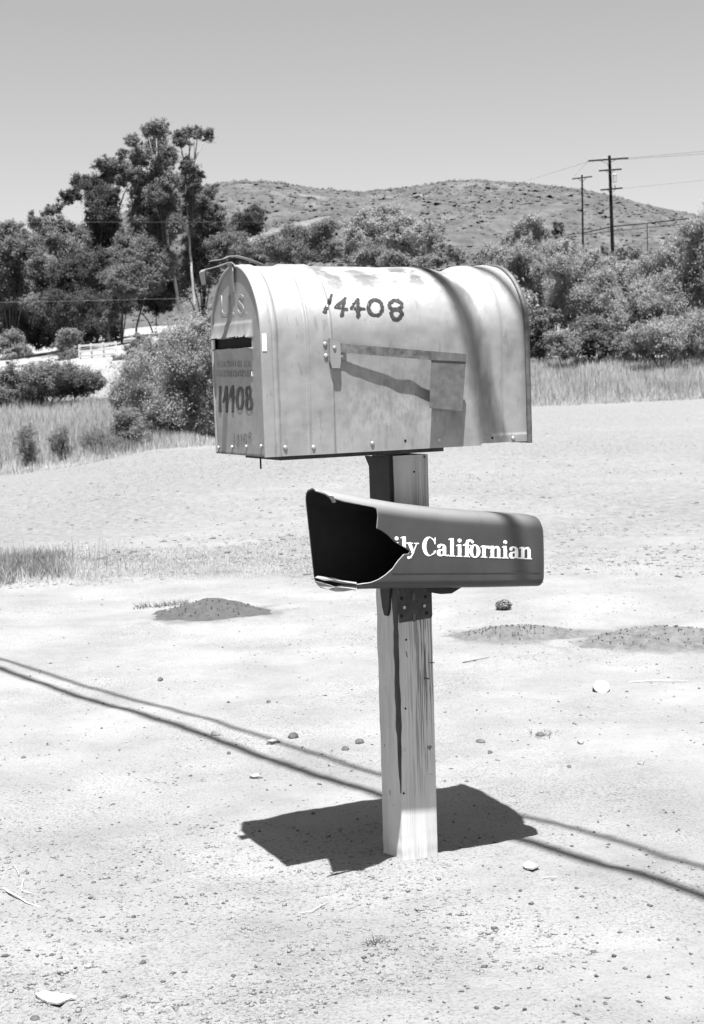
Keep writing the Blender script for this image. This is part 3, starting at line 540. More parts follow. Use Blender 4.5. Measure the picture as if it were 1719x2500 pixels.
# dug soil mounds
def mound(i, label):
    c0, m = MC[i]; nx, ny = 110, 76; u = np.linspace(-1.35, 1.35, nx); v = np.linspace(-1.35, 1.35, ny); U, Vv = np.meshgrid(u, v)
    X = c0[0]+U*m[2]; Y = c0[1]+Vv*m[3]; r2 = (U**2+Vv**2)*(1+.45*fbm(U*2.2+i*7, Vv*2.2, 4, 50+i))
    hgt = m[4]*np.clip(1-r2**.7, -.2, 1)*(1+.2*fbm(X*9, Y*9, 3, i)); hgt += (.007*fbm(X*30, Y*30, 4, i+5)+.004*fbm(X*80, Y*80, 2, i+9))*(hgt > 0)
    Z = fine_z(X, Y)+hgt-.004
    k, l = np.meshgrid(np.arange(ny-1), np.arange(nx-1), indexing='ij'); Q = np.stack([k*nx+l, k*nx+l+1, (k+1)*nx+l+1, (k+1)*nx+l], -1).reshape(-1, 4)
    h4 = hgt.ravel()[Q].max(1); Q = Q[h4 > -.004]
    V = np.stack([X, Y, Z], -1).reshape(-1, 3)
    t = empty('dirt_mound', (c0[0], c0[1], float(base_z(c0[0], c0[1]))), label, 'dirt mound', 'dug dirt mounds along the verge'); b = np.array(t.location)
    link('heap', mesh_np(V-b, Q, smooth=True), M_SOIL if i == 0 else M_SOIL2, t)
    n = 200; a = rng.random(n)*6.28; r = rng.random(n)**.5*.85; X = c0[0]+np.cos(a)*r*m[2]; Y = c0[1]+np.sin(a)*r*m[3]
    Vv, T = octa(n); s = rng.uniform(.001, .0042, n); Vv *= s[:, None, None]; Vv += np.stack([X, Y, fine_z(X, Y)+m[4]*np.clip(1-(r*r)**.7, 0, 1)], 1)[:, None]-b
    o = link('clod', mesh_np(Vv.reshape(-1, 3), (T[None]+(np.arange(n)*6)[:, None, None]).reshape(-1, 3)), M_SOIL, t); o['kind'] = 'stuff'
mound(0, 'smooth dark soil mound left of the newspaper box'); mound(1, 'low soil mound right of the post, between post and frame edge'); mound(2, 'wide soil mound cut by the right edge of the photo')

# single stones
def stone(px, py, wpx, mt, label, flat=.6, name='stone'):
    p = ground_hit(px, py); r = wpx*.5*np.linalg.norm(p-CO)/F
    bm = bmesh.new(); bmesh.ops.create_icosphere(bm, subdivisions=2, radius=1); sd = random.random()*90
    for v in bm.verts:
        c = np.array(v.co); k = 1+.30*float(vnoise(c[0]*1.3+sd, c[1]*1.3+c[2]))+.15*float(vnoise(c[1]*3+sd, c[2]*3+c[0])); v.co = v.co*k; v.co.z = max(v.co.z, -.5)*flat; v.co.y *= .8; v.co *= r
    bmesh.ops.rotate(bm, cent=(0, 0, 0), matrix=Matrix.Rotation(random.random()*6, 3, 'Z'), verts=bm.verts)
    o = bm_obj(name, bm, mt); o.location = (p[0], p[1], float(fine_z(p[0], p[1]))+r*flat*.22); prop(o, label, 'stone', 'loose stones on the dirt'); return o
for a in [(668, 1810, 36, M_STONEL, 'largest pale stone lying at the upper wire shadow left of the post', .55), (716, 1803, 25, M_STONE, 'angular grey stone just right of the largest pale stone', .9),
          (876, 1814, 26, M_STONE, 'grey stone close behind the left edge of the post', .8), (843, 1830, 17, M_STONE, 'small dark stone in front of the one behind the post', .7),
          (527, 1794, 22, M_STONEL, 'pale stone sitting on the darker wire shadow at left', .8), (626, 1894, 32, M_STONEL, 'flat pale stone in open dirt below the wire shadows at left', .5),
          (391, 1658, 17, M_STONE, 'lone stone above both wire shadows at left', .7), (655, 1713, 15, M_STONE, 'small stone between the left mound and the wire shadows', .8),
          (558, 1712, 9, M_STONE, 'tiny dark stone left of the small one above the wire shadows', .9), (558, 1838, 11, M_STONE, 'dark pebble just under the darker wire shadow', 1.0),
          (1196, 1837, 12, M_STONE, 'small dark cube like stone right of the post', 1.0), (1216, 1852, 15, M_STONEL, 'pale pebble next to the dark cube like stone', .7),
          (1390, 1871, 16, M_STONE, 'dark flat stone in the dirt right of the post', .6), (1416, 1821, 21, M_STONEL, 'pale stone above the dark flat stone at right', .6),
          (1318, 1796, 20, M_STONE, 'dark lump nearest below the white cap, to its left', .6), (1173, 1809, 25, M_STONE, 'long dark clod near the right side of the post', .4),
          (349, 2353, 17, M_STONE, 'dark stone in the lower left foreground', .9), (219, 2372, 22, M_STONEL, 'pale stone left of the dark one in the lower left', .6),
          (172, 2253, 14, M_STONE, 'dark stone near the white twig at the left edge', .8), (85, 2487, 22, M_STONE, 'flat grey stone at the very bottom left', .5),
          (640, 2134, 9, M_STONE, 'dark pebble left of the tip of the mailbox shadow', .9), (345, 2478, 17, M_STONE, 'flat dark chip on the bottom edge of the photo', .4),
          (764, 1983, 11, M_STONE, 'dark pebble just above the mailbox shadow', .8), (58, 1846, 14, M_STONE, 'dark crumb near the left edge below the wire shadows', .6),
          (630, 2347, 8, M_STONE, 'tiny dark pebble low in the middle left', .9), (228, 2152, 12, M_STONE, 'dark clod above the twig area at left', .6),
          (1478, 2460, 12, M_STONE, 'small stone at the bottom right', .6), (1100, 2243, 9, M_STONE, 'tiny stone below the post to the right', .8), (1655, 2302, 9, M_STONE, 'tiny dark stone low at the right edge', .8),
          (1565, 1872, 20, M_CLOD, 'dull soil lump far right behind the wire shadows', .5), (1483, 2075, 10, M_STONE, 'small dark stone between the wire shadows at right', .6)]:
    stone(*a)

# ------------------------------------------------------------------ litter on the dirt
def gflat(px, py, dz=0):
    p = ground_hit(px, py); p[2] = float(fine_z(p[0], p[1]))+dz; return p
def flake(name, outline, label, cat, mt, lift):
    P = [gflat(x, y) for x, y in outline]; c = np.mean(P, 0); bm = bmesh.new()
    t = [bm.verts.new(tuple(p-c+np.array([0, 0, .004+lift*(.5+.5*math.sin(i*2.3))]))) for i, p in enumerate(P)]; b = [bm.verts.new(tuple(p-c+np.array([0, 0, .0005+lift*(.5+.5*math.sin(i*2.3))]))) for i, p in enumerate(P)]
    m = bm.verts.new((0, 0, .006)); n = len(P); m2 = bm.verts.new((0, 0, .003))
    for i in range(n):
        j = (i+1) % n; bm.faces.new((t[i], t[j], m)); bm.faces.new((b[j], b[i], m2)); bm.faces.new((t[j], t[i], b[i], b[j]))
    o = bm_obj(name, bm, mt); o.location = c; prop(o, label, cat)
flake('bark_flake', [(85, 2440), (110, 2437), (132, 2428), (150, 2440), (188, 2451), (165, 2455), (146, 2468), (118, 2461), (98, 2452)], 'torn pale flake of bark in the lower left corner', 'bark flake', M_BARKFLAKE, .006)
flake('flat_chip', [(1276, 2122), (1290, 2117), (1312, 2120), (1318, 2129), (1300, 2134), (1283, 2131)], 'pale flat chip right of the post base', 'chip', M_BARKFLAKE, .008)
def twig(pts, r, label, mt=M_TWIG, lift=.004):
    P = np.array([gflat(x, y, r*.8+lift*math.sin(i)) for i, (x, y) in enumerate(pts)]); c = P[0].copy(); tt = np.linspace(0, len(P)-1, len(P)*4)
    Q = np.stack([np.interp(tt, np.arange(len(P)), P[:, k]) for k in range(3)], 1)
    o = tubes('twig', [(Q-c, np.linspace(r, r*.5, len(Q)))], mt); o.location = c; prop(o, label, 'twig')
twig([(10, 2176), (22, 2190), (42, 2203), (68, 2212), (100, 2216)], .0028, 'thick curved white twig at the left edge')
twig([(36, 2122), (43, 2133), (47, 2144)], .0015, 'short pale twig above the curved white one')
twig([(58, 2150), (55, 2170), (54, 2186), (78, 2189)], .0015, 'thin bent twig beside the curved white one')
twig([(1013, 2226), (1022, 2231), (1038, 2234)], .0016, 'small dark curved twig in front of the post', M_STONE)
twig([(1322, 2150), (1340, 2151), (1362, 2150)], .001, 'thin straw lying right of the flat chip')
twig([(730, 2235), (760, 2225), (800, 2205)], .0012, 'thin pale twig in the middle foreground')
twig([(1535, 1668), (1600, 1667), (1680, 1666)], .0022, 'long thin straw right of the white cap')
twig([(1130, 1615), (1160, 1611), (1195, 1604)], .0022, 'dark thin stick behind the post at right', M_STONE)
# dead weed clump
def tuftobj(px, py, n, h, r, mt, label):
    p = gflat(px, py); a = rng.random(n)*6.28; rr = rng.random(n)*r; P = np.stack([np.cos(a)*rr, np.sin(a)*rr, np.zeros(n)-.003], 1)
    V, f5 = blades(P, rng.uniform(.4, 1, n)*h, np.full(n, .0022), .8); o = link('dry_weed', mesh_np(V, f5), mt); o.location = p; prop(o, label, 'weed')
tuftobj(915, 2312, 90, .02, .022, M_DRYL, 'tiny flattened dry weed below the post')
tuftobj(1330, 1800, 70, .02, .05, M_DRYD, 'thin dry sprigs beside the dark lump at right')
# dry brush ball
p = gflat(1230, 1492); n = 2600; d = rng.normal(size=(n, 3)); d /= np.linalg.norm(d, axis=1)[:, None]; P = d*(rng.random(n)**.4)[:, None]*np.array([.036, .036, .024])+np.array([0, 0, .02])
V, f4 = leaf_mesh(P, d, .011); o = link('brush_ball', mesh_np(V, f4), mat('dark_dry_brush', .02, .2, scale=200)); o.location = p; prop(o, 'dark round ball of dry brush on the field edge', 'brush ball')
# half buried white cap
p = gflat(1469, 1690); t = empty('buried_cap', p, 'white round cap half buried in the dirt at right', 'cap'); r = 19*np.linalg.norm(p-CO)/F
bm = bmesh.new()
T_ = Matrix.Translation((0, .0, r*.62)) @ Matrix.Rotation(math.radians(38), 4, 'X')
res = bmesh.ops.create_cone(bm, cap_ends=True, cap_tris=False, segments=28, radius1=r, radius2=r*.94, depth=r*.22, matrix=T_)
bmesh.ops.bevel(bm, geom=[e for e in bm.edges if len(e.link_faces) == 2 and e.calc_face_angle(0) > 1], offset=r*.06, segments=2, affect='EDGES')
bm_obj('cap_face', bm, mat('white_plastic', .7, .6), t)
bm = bmesh.new(); T2 = Matrix.Translation((0, 0, r*.62)) @ Matrix.Rotation(math.radians(38), 4, 'X') @ Matrix.Translation((0, 0, -r*.46))
bmesh.ops.create_cone(bm, cap_ends=True, segments=28, radius1=r*1.08, radius2=r*1.04, depth=r*.7, matrix=T2); bm_obj('cap_skirt', bm, mat('cap_grey', .015, .05), t)

# ------------------------------------------------------------------ white rail fence
FD = 84
FA, FB = at_dist(196, 884, FD+5), at_dist(284, 873, FD)
FA[2] = base_z(FA[0], FA[1]); FB[2] = base_z(FB[0], FB[1])
FA2, FB2 = FA, FB
t = empty('rail_fence', (FA+FB)/2, 'short white three rail fence before the dark trees', 'fence'); c = np.array(t.location)
def seg_bar(a, b, w_, h_, name, mt, par, off):
    a = np.array(a)-off; b = np.array(b)-off; d = b-a; L = np.linalg.norm(d); x = d/L; z = np.array([0, 0, 1.]); z = z-x*(x@z); nz = np.linalg.norm(z)
    z = z/nz if nz > 1e-3 else np.array([0, 1., 0]); y = np.cross(z, x)
    Mx = Matrix(((x[0], y[0], z[0], (a[0]+b[0])/2), (x[1], y[1], z[1], (a[1]+b[1])/2), (x[2], y[2], z[2], (a[2]+b[2])/2), (0, 0, 0, 1)))
    bm = bmesh.new(); bbox(bm, (0, 0, 0), (L, w_, h_), 0, Mx); return bm_obj(name, bm, mt, par)
for k in range(4):
    q = FA2*(1-k/3)+FB2*k/3; seg_bar(q+np.array([0, 0, -.4]), q+np.array([0, 0, .88]), .12, .12, 'fence_post', M_WHITE, t, c)
for h in (.16, .46, .78):
    for k in range(3):
        a, b = FA2*(1-k/3)+FB2*k/3, FA2*(1-(k+1)/3)+FB2*(k+1)/3; seg_bar(a+np.array([0, -.09, h]), b+np.array([0, -.09, h]), .05, .12, 'rail', M_WHITE, t, c)

# ------------------------------------------------------------------ utility poles and wires
def pole(top, foot, D, rpx, arms, label, trans=None, group='utility poles on the hillside'):
    m = D/F; A = at_dist(*top, D); B = at_dist(*foot, D); g = np.array([B[0], B[1], float(base_z(B[0], B[1]))-.3]); d = (A-B); B2 = B+d*((g[2]-B[2])/d[2])
    t = empty('utility_pole', B2, label, 'utility pole', group); c = B2
    tubes('pole', [(np.array([B2, (A+B2)/2, A])-c, np.array([rpx*1.25, rpx, rpx*.8])*m)], M_POLE, t, 10)
    for (xl, yl, xr, yr, th) in arms:
        L, R = at_dist(xl, yl, D-.25), at_dist(xr, yr, D-.25); L2, R2 = L, R
        a = seg_bar(L2, R2, th*m, th*m, 'crossarm', M_ARM, t, c)
        for k in np.linspace(.04, .96, 6 if xr-xl > 60 else 4):
            q = L2*(1-k)+R2*k; bm = bmesh.new(); bmesh.ops.create_cone(bm, cap_ends=True, segments=8, radius1=.05, radius2=.035, depth=.16, matrix=Matrix.Translation(tuple(q-c+np.array([0, 0, .16])))); o = bm_obj('insulator', bm, M_INS, a)
        mid = (L2+R2)/2
        for s in (.28, .72):
            q = L2*(1-s)+R2*s; tubes('brace', [(np.array([q, mid*.9+q*.1+np.array([0, 0, -9*m]), mid+np.array([0, 0, -16*m])])-c, .5*m)], M_POLE, a, 4)
    if trans:
        x, y, r, h = trans; q = at_dist(x, y, D-.3); bm = bmesh.new(); bmesh.ops.create_cone(bm, cap_ends=True, segments=16, radius1=r*m, radius2=r*m, depth=h*m, matrix=Matrix.Translation(tuple(q-c)))
        bmesh.ops.create_cone(bm, cap_ends=True, segments=16, radius1=r*m*1.12, radius2=r*m*.6, depth=2*m, matrix=Matrix.Translation(tuple(q-c+np.array([0, 0, h*m/2+1*m])))); bm_obj('transformer', bm, M_TRANS, t)
    return t
pole((1488, 380), (1497, 650), 100, 4.2, [(1436, 393, 1534, 386, 3.4), (1462, 417, 1518, 413, 3.2), (1466, 464, 1520, 459, 3.2)], 'tall dark utility pole with three crossarms and a transformer', (1501, 436, 5, 17))
pole((1421, 427), (1424, 640), 150, 2.4, [(1397, 437, 1446, 431, 2.6)], 'slimmer utility pole with one crossarm left of the tall one')
pole((1580, 545), (1582, 640), 130, 1.2, [], 'thin bare pole standing under the cables at right')
def wire(pts, Ds, rpx, label, sag=0, group='power lines by the utility poles'):
    P = np.array([at_dist(x, y, D) for (x, y), D in zip(pts, Ds)]); tt = np.linspace(0, len(P)-1, 24); Q = np.stack([np.interp(tt, np.arange(len(P)), P[:, k]) for k in range(3)], 1)
    fr = tt-np.floor(tt); Q[:, 2] -= sag*4*fr*(1-fr); c = Q[0].copy(); o = tubes('power_line', [(Q-c, rpx*np.mean(Ds)/F)], M_WIRE, None, 5); o.location = c; prop(o, label, 'power line', group); return o
wire([(1534, 386), (1800, 362)], [100, 80], .28, 'upper thin wire running right from the top crossarm')
wire([(1526, 389), (1800, 370)], [100, 80], .28, 'lower thin wire running right from the top crossarm')
wire([(1520, 460), (1800, 432)], [100, 85], .18, 'faint wire running right from the lowest crossarm')
wire([(1436, 393), (1397, 436)], [100, 150], .2, 'faint wire joining the tall pole to the slim pole')
wire([(1436, 395), (1290, 440)], [100, 170], .2, 'faint wire slanting left from the top crossarm over the ridge', 0)
wire([(1340, 580), (1424, 569), (1495, 553), (1582, 545), (1800, 520)], [180, 150, 100, 130, 110], 1.15, 'thick cable crossing the hillside in front of the poles')
wire([(1352, 590), (1424, 574), (1495, 564), (1582, 556), (1800, 533)], [180, 150, 100, 130, 110], .6, 'thinner cable just below the thick hillside cable')
wire([(-150, 741), (180, 735), (430, 729), (640, 722)], [72, 72, 72, 72], .32, 'pale wire crossing the lower part of the grove', 0, 'wires across the left trees')
wire([(-150, 542), (640, 542)], [72, 72], .2, 'faint wire crossing the upper part of the grove', 0, 'wires across the left trees')
bpy.data.objects['power_line'].data
for o in list(COL.objects):
    if o.get('group') == 'wires across the left trees': o.data.materials[0] = mat('pale_wire', .11)
wire([(600, 650), (850, 634), (1190, 604), (1345, 578)], [110, 110, 150, 180], .4, 'thin cable running low behind the mailbox roof')
# low service cables crossing overhead beside the post: only their shadows show
def overhead(p, q, r, label, h=4.0):
    p = np.array([p[0], p[1]-.294*h, h]); q = np.array([q[0], q[1]-.294*h, h]); d = (q-p)/np.linalg.norm(q-p); a = p-d*9; b = q+d*7
    tt = np.linspace(0, 1, 40)[:, None]; Q = a*(1-tt)+b*tt; Q[:, 2] += -.0+.03*np.sin(tt[:, 0]*9); c = Q[0].copy()
    o = tubes('overhead_cable', [(Q-c, r)], M_WIRE, None, 8); o.location = c; prop(o, label, 'cable', 'cables overhead casting line shadows')
overhead((-1.379, 5.436), (.677, 2.752), .0185, 'thick overhead cable that casts the darker line shadow on the dirt')
overhead((-1.434, 5.658), (.722, 2.932), .0115, 'thin overhead cable that casts the fainter line shadow on the dirt')

# ------------------------------------------------------------------ post
PC = np.array([.0876, 3.0, 0]); pa = math.radians(27.5)
PR = np.array([math.cos(pa), math.sin(pa), 0]); PL = np.array([-math.sin(pa), math.cos(pa), 0]); W4 = .089; PT = .884
post = empty('mail_post', (PC[0], PC[1], 0), 'weathered white square timber post with a split dark corner', 'post')
def build_post():
    zs = np.linspace(-.12, PT, 150); rings = []; gr = []
    for z in zs:
        k = np.interp(z, [-.2, .0, .12, .16, .25, .32, .36, .5, .6, .7, .9], [0, .001, .002, .005, .013, .017, .014, .015, .016, .012, .007])
        n1 = float(fbm(z*18, 1.7, 3, 4)); wl = max(.0012, k*(1+.35*n1)); wr = max(.001, k*.33*(1+.5*float(fbm(z*25, 5, 3, 8)))); j = .0013*float(fbm(z*30, 9, 2, 2))
        pts = [PL*(W4-.002)+PR*j, PL*wl+PR*j, PR*wr+PL*j, PR*(W4*.33)+PL*0, PR*(W4*.66)+PL*(.0006*float(fbm(z*22, 3, 2))), PR*(W4-.002)+PL*j, PR*W4+PL*.002, PR*W4+PL*W4, PL*W4+PR*.002]
        rings.append([np.array([p[0], p[1], z]) for p in pts]); gr.append([.25, .25, .1, .35, 1, 1, 1, 1, .3])
    n = len(rings[0]); V = np.array(rings).reshape(-1, 3); Q = []; mi = []
    for i in range(len(zs)-1):
        for j in range(n):
            Q.append((i*n+j, i*n+(j+1) % n, (i+1)*n+(j+1) % n, (i+1)*n+j)); mi.append(1 if (j == 1 and zs[i] > .155) else 0)
    me = mesh_np(V, [np.array(Q), np.array([list(range(n))]), np.array([list(range((len(zs)-1)*n, len(zs)*n))[::-1]])], midx=mi+[0, 0])
    a = me.attributes.new('grain', 'FLOAT', 'POINT'); a.data.foreach_set('value', np.array(gr, dtype=np.float32).ravel())
    link('timber', me, [M_WOOD, M_WOODD], post)
build_post()
def pf(face, t, z, out=0.):   # point on a post face, relative to the post's empty
    d = PR if face == 'R' else PL; o = -PL if face == 'R' else -PR; return d*t+o*out+np.array([0, 0, z])
# black bracket running down the left face
bm = bmesh.new(); prism(bm, [pf('L', t_, z, .0005) for t_, z in [(.002, .882), (.002, .66), (.014, .60), (.022, .555), (.030, .540), (.042, .540), (.050, .556), (.058, .60), (.089, .66), (.092, .86), (.110, .882)]], -PR*.006); bm_obj('hanger_strap', bm, M_BLACK, post)
# brown plate with holes and slots on the right face
bm = bmesh.new(); prism(bm, [pf('R', t_, z, .0008) for t_, z in [(.006, .528), (.085, .531), (.087, .536), (.087, .70), (.006, .70)]], -PL*.003); plate = bm_obj('steel_plate', bm, M_PLATE, post)
PN = tuple(-PL)
def disc(bm, c, r, out, h, seg=14):
    z = Vector(out); x = Vector((0, 0, 1)); y = z.cross(x); Mx = Matrix(((y.x, x.x, z.x, c[0]), (y.y, x.y, z.y, c[1]), (y.z, x.z, z.z, c[2]), (0, 0, 0, 1)))
    bmesh.ops.create_cone(bm, cap_ends=True, segments=seg, radius1=r, radius2=r*.8, depth=h, matrix=Mx)
def platepx(x, y): P = on_plane(x, y, PC-PL*.004, PL); return P-PC
for x, y in [(981, 1461), (1039, 1457), (981, 1504), (1042, 1497)]:
    bm = bmesh.new(); disc(bm, platepx(x, y), .0045, PN, .0014); bm_obj('screw_hole', bm, M_HOLE, plate)
for x, y in [(987, 1483), (1036, 1479)]:
    bm = bmesh.new(); disc(bm, platepx(x, y), .0042, PN, .003); bm_obj('screw', bm, M_RIVET, plate)
for x, y0, y1 in [(1010, 1444, 1467), (1011, 1497, 1519)]:
    a, b = platepx(x, y0), platepx(x, y1); bm = bmesh.new(); pts = []
    for k in range(10): th = math.pi*k/9; pts.append(tuple(a+PR*.0035*math.cos(th)+np.array([0, 0, .0035*math.sin(th)-.004])-PL*.0003))
    for k in range(10): th = math.pi+math.pi*k/9; pts.append(tuple(b+PR*.0035*math.cos(th)+np.array([0, 0, .0035*math.sin(th)+.004])-PL*.0003))
    prism(bm, pts, -PL*.0006); bm_obj('slot', bm, M_FLAG, plate)
bm = bmesh.new(); disc(bm, pf('R', .053, .848, .0006), .0024, PN, .001); bm_obj('nail_hole', bm, M_HOLE, post)
for x, y in [(992, 1562), (990, 1730), (986, 1937)]:
    P = on_plane(x, y, PC-PL*.0006, PL)-PC; bm = bmesh.new(); disc(bm, P, .0026, PN, .001, 9); bm_obj('nail_hole', bm, M_HOLE, post)
for x0, y0, x1, y1, r in [(1050, 1618, 1061, 1618, .0018), (1036, 1656, 1048, 1657, .0022), (991, 1589, 994, 1605, .0018)]:
    a, b = (on_plane(x0, y0, PC, PL)-PC), (on_plane(x1, y1, PC, PL)-PC); tubes('wood_gouge', [(np.array([a, (a+b)/2, b]), r*.6)], M_WOODD, post, 5)

# ------------------------------------------------------------------ mailbox
P0 = np.array([-.1672, 2.7753, .8989]); mph = .4255; tl = .0058
ma = np.array([math.cos(mph)*math.cos(tl), math.sin(mph)*math.cos(tl), math.sin(tl)]); mw = np.array([-math.sin(mph), math.cos(mph), 0]); mu = np.cross(ma, mw)
MM = Matrix(((ma[0], mw[0], mu[0], P0[0]), (ma[1], mw[1], mu[1], P0[1]), (ma[2], mw[2], mu[2], P0[2]), (0, 0, 0, 1)))
MWd, MH, ML = .29, .382, .604; MR = MWd/2; SH = MH-MR
box = empty('mailbox', None, 'large galvanised rural mailbox with painted house number and lowered flag', 'mailbox', mat=MM)
def loc(x, y, plane, val):
    """point seen at photo (x,y) on the local plane s/w = val"""
    n = ma if plane == 's' else mw; P = on_plane(x, y, P0+n*val, n)-P0; return np.array([P@ma, P@mw, P@mu])
def side_hit(x, y):
    q = loc(x, y, 'w', 0.)
    if q[2] <= SH: return q[0], q[2]
    d = ray(x, y); dl = np.array([d@ma, d@mw, d@mu]); o = CO-P0; ol = np.array([o@ma, o@mw, o@mu]); cy, cz = MR, SH
    a = dl[1]**2+dl[2]**2; b = 2*((ol[1]-cy)*dl[1]+(ol[2]-cz)*dl[2]); c = (ol[1]-cy)**2+(ol[2]-cz)**2-MR**2; disc_ = b*b-4*a*c
    t = (-b-math.sqrt(max(disc_, 0)))/2/a; h = ol+dl*t; th = math.atan2(h[2]-cz, cy-h[1]); return h[0], SH+MR*th
PER = 2*SH+math.pi*MR
def prof(q):
    q = np.asarray(q, float); th = np.clip((q-SH)/MR, 0, math.pi)
    w_ = MR-MR*np.cos(th); h = np.where(q < SH, q, np.where(q > SH+math.pi*MR, PER-q, SH+MR*np.sin(th)))
    nw, nh = -np.cos(th), np.sin(th); return w_, h, nw, nh
def g(x, c, s): return np.exp(-((x-c)/s)**2)
def rib(s, a, b, e=.0025): return 1/(1+np.exp(-(s-a)/e*2))*(1/(1+np.exp((s-b)/e*2)))
QA = lambda q: (q-(SH+.5*math.pi*MR))
def body_off(s, q):
    o = .0032*rib(s, .024, .034, .002)+.0036*rib(s, .098, .150, .0022)+.0024*g(s, .098, .0022)+.0024*g(s, .150, .0022)
    o = o+.0025*rib(s, .497, .540, .003)
    dent = -.011*g(s, .468, .030)*(1/(1+np.exp(-(q-.26)/.05)))*(1/(1+np.exp((q-.60)/.05)))
    o = o+dent+.004*g(s, .575, .02)*g(q, .45, .12)
    o = o+.0012*fbm(s*9, q*9, 3, 12)+.0010*fbm(s*28, q*20, 3, 13)-.0022*g(s, .30, .02)*g(q, .12, .03)-.002*g(s, .42, .015)*g(q, .20, .03)-.0018*g(s, .12, .01)*g(q, .25, .02)-.003*g(s, .565, .012)*g(q, .16, .04)+.002*g(s, .20, .05)*fbm(s*20, q*14, 2, 3)*g(q, .36, .08)
    o = o-.0035*rib(s, .485, .60)*g(q, .10, .09)
    return o
def body():
    s = np.unique(np.concatenate([np.linspace(.022, ML, 200), np.linspace(.022, .04, 12), np.linspace(.09, .16, 30), np.linspace(.49, .55, 24)])); q = np.linspace(0, PER, 220)
    Sg, Qg = np.meshgrid(s, q, indexing='ij'); w_, h, nw, nh = prof(Qg); o = body_off(Sg, Qg)
    V = np.stack([Sg, w_+nw*o, h+nh*o+np.where((Sg > .487) & (Qg < .02), .004, 0)], -1); n, m = Sg.shape
    i, j = np.meshgrid(np.arange(n-1), np.arange(m-1), indexing='ij'); Q = np.stack([i*m+j, i*m+j+1, (i+1)*m+j+1, (i+1)*m+j], -1).reshape(-1, 4)
    V = V.reshape(-1, 3); me = mesh_np(V, Q, smooth=True)
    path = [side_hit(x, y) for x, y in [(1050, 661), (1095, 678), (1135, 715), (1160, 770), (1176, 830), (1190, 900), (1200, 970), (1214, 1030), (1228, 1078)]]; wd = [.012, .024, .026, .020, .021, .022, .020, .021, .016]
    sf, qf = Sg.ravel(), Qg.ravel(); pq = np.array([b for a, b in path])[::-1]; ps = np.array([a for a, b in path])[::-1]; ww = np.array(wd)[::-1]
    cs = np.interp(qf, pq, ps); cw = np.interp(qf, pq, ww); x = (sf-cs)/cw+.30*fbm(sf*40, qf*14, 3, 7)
    st = np.exp(-np.abs(np.where(x > 0, x*1.15, x*.85))**3.2)*np.clip(.95+.45*fbm(sf*60, qf*16, 4, 9), 0, 1)*np.where(qf > pq.max()+.05, 0, 1)*np.interp(qf, [0, .08, .2, .3, .4, pq.max()+.04], [.85, .85, .7, .8, 1, 1])  # rear stripe: cable shadow and dent reflection painted into the colour
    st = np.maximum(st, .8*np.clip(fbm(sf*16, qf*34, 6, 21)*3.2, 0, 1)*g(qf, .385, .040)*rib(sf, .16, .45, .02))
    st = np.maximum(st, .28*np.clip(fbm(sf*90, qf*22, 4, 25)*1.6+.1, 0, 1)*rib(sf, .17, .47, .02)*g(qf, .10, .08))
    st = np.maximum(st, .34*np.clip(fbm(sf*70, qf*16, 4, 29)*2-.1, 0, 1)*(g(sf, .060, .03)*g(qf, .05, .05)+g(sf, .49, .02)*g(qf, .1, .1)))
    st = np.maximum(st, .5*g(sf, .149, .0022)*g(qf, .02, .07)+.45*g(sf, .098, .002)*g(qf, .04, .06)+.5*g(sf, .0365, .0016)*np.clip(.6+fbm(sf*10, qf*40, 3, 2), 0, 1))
    a = me.attributes.new('stain_and_shade', 'FLOAT', 'POINT'); a.data.foreach_set('value', np.clip(st, 0, 1).astype(np.float32))
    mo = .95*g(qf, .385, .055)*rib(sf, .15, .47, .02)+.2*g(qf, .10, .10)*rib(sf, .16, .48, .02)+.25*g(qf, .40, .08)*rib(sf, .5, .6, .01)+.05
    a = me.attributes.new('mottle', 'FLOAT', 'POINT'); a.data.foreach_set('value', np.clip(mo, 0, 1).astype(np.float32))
    gm = g(qf, .09, .07)*g(sf, .29, .11)*.75; a = me.attributes.new('grime_and_shade', 'FLOAT', 'POINT'); a.data.foreach_set('value', gm.astype(np.float32))  # here a grime smudge low on the side
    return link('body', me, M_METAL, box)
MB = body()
# floor pan
bm = bmesh.new(); bbox(bm, (.31, MR, .0055), (.57, MWd-.004, .003)); bm_obj('floor', bm, M_RIM, box)
# back panel with rolled rim
def arch_ring(s, off, n=64):
    q = np.linspace(0, PER, n); w_, h, nw, nh = prof(q); return np.stack([np.full(n, s), w_+nw*off, h+nh*off], 1)
def loft(rings, name, mt, par, cap=False, smooth=True):
    n = len(rings[0]); V = np.concatenate(rings); Q = [(i*n+j, i*n+j+1, (i+1)*n+j+1, (i+1)*n+j) for i in range(len(rings)-1) for j in range(n-1)]
    L = [np.array(Q)]
    if cap: L.append(np.array([list(range((len(rings)-1)*n, len(rings)*n))]))
    return link(name, mesh_np(V, L, smooth=False), mt, par)
loft([arch_ring(.596, .0015), arch_ring(.596, .005), arch_ring(.603, .0062), arch_ring(.607, .004), arch_ring(.606, -.004), arch_ring(.602, -.006)], 'back_rim', M_RIM, box)
loft([arch_ring(.6025, -.002), arch_ring(.602, -.006)], 'back_panel', M_METALD, box, cap=True)
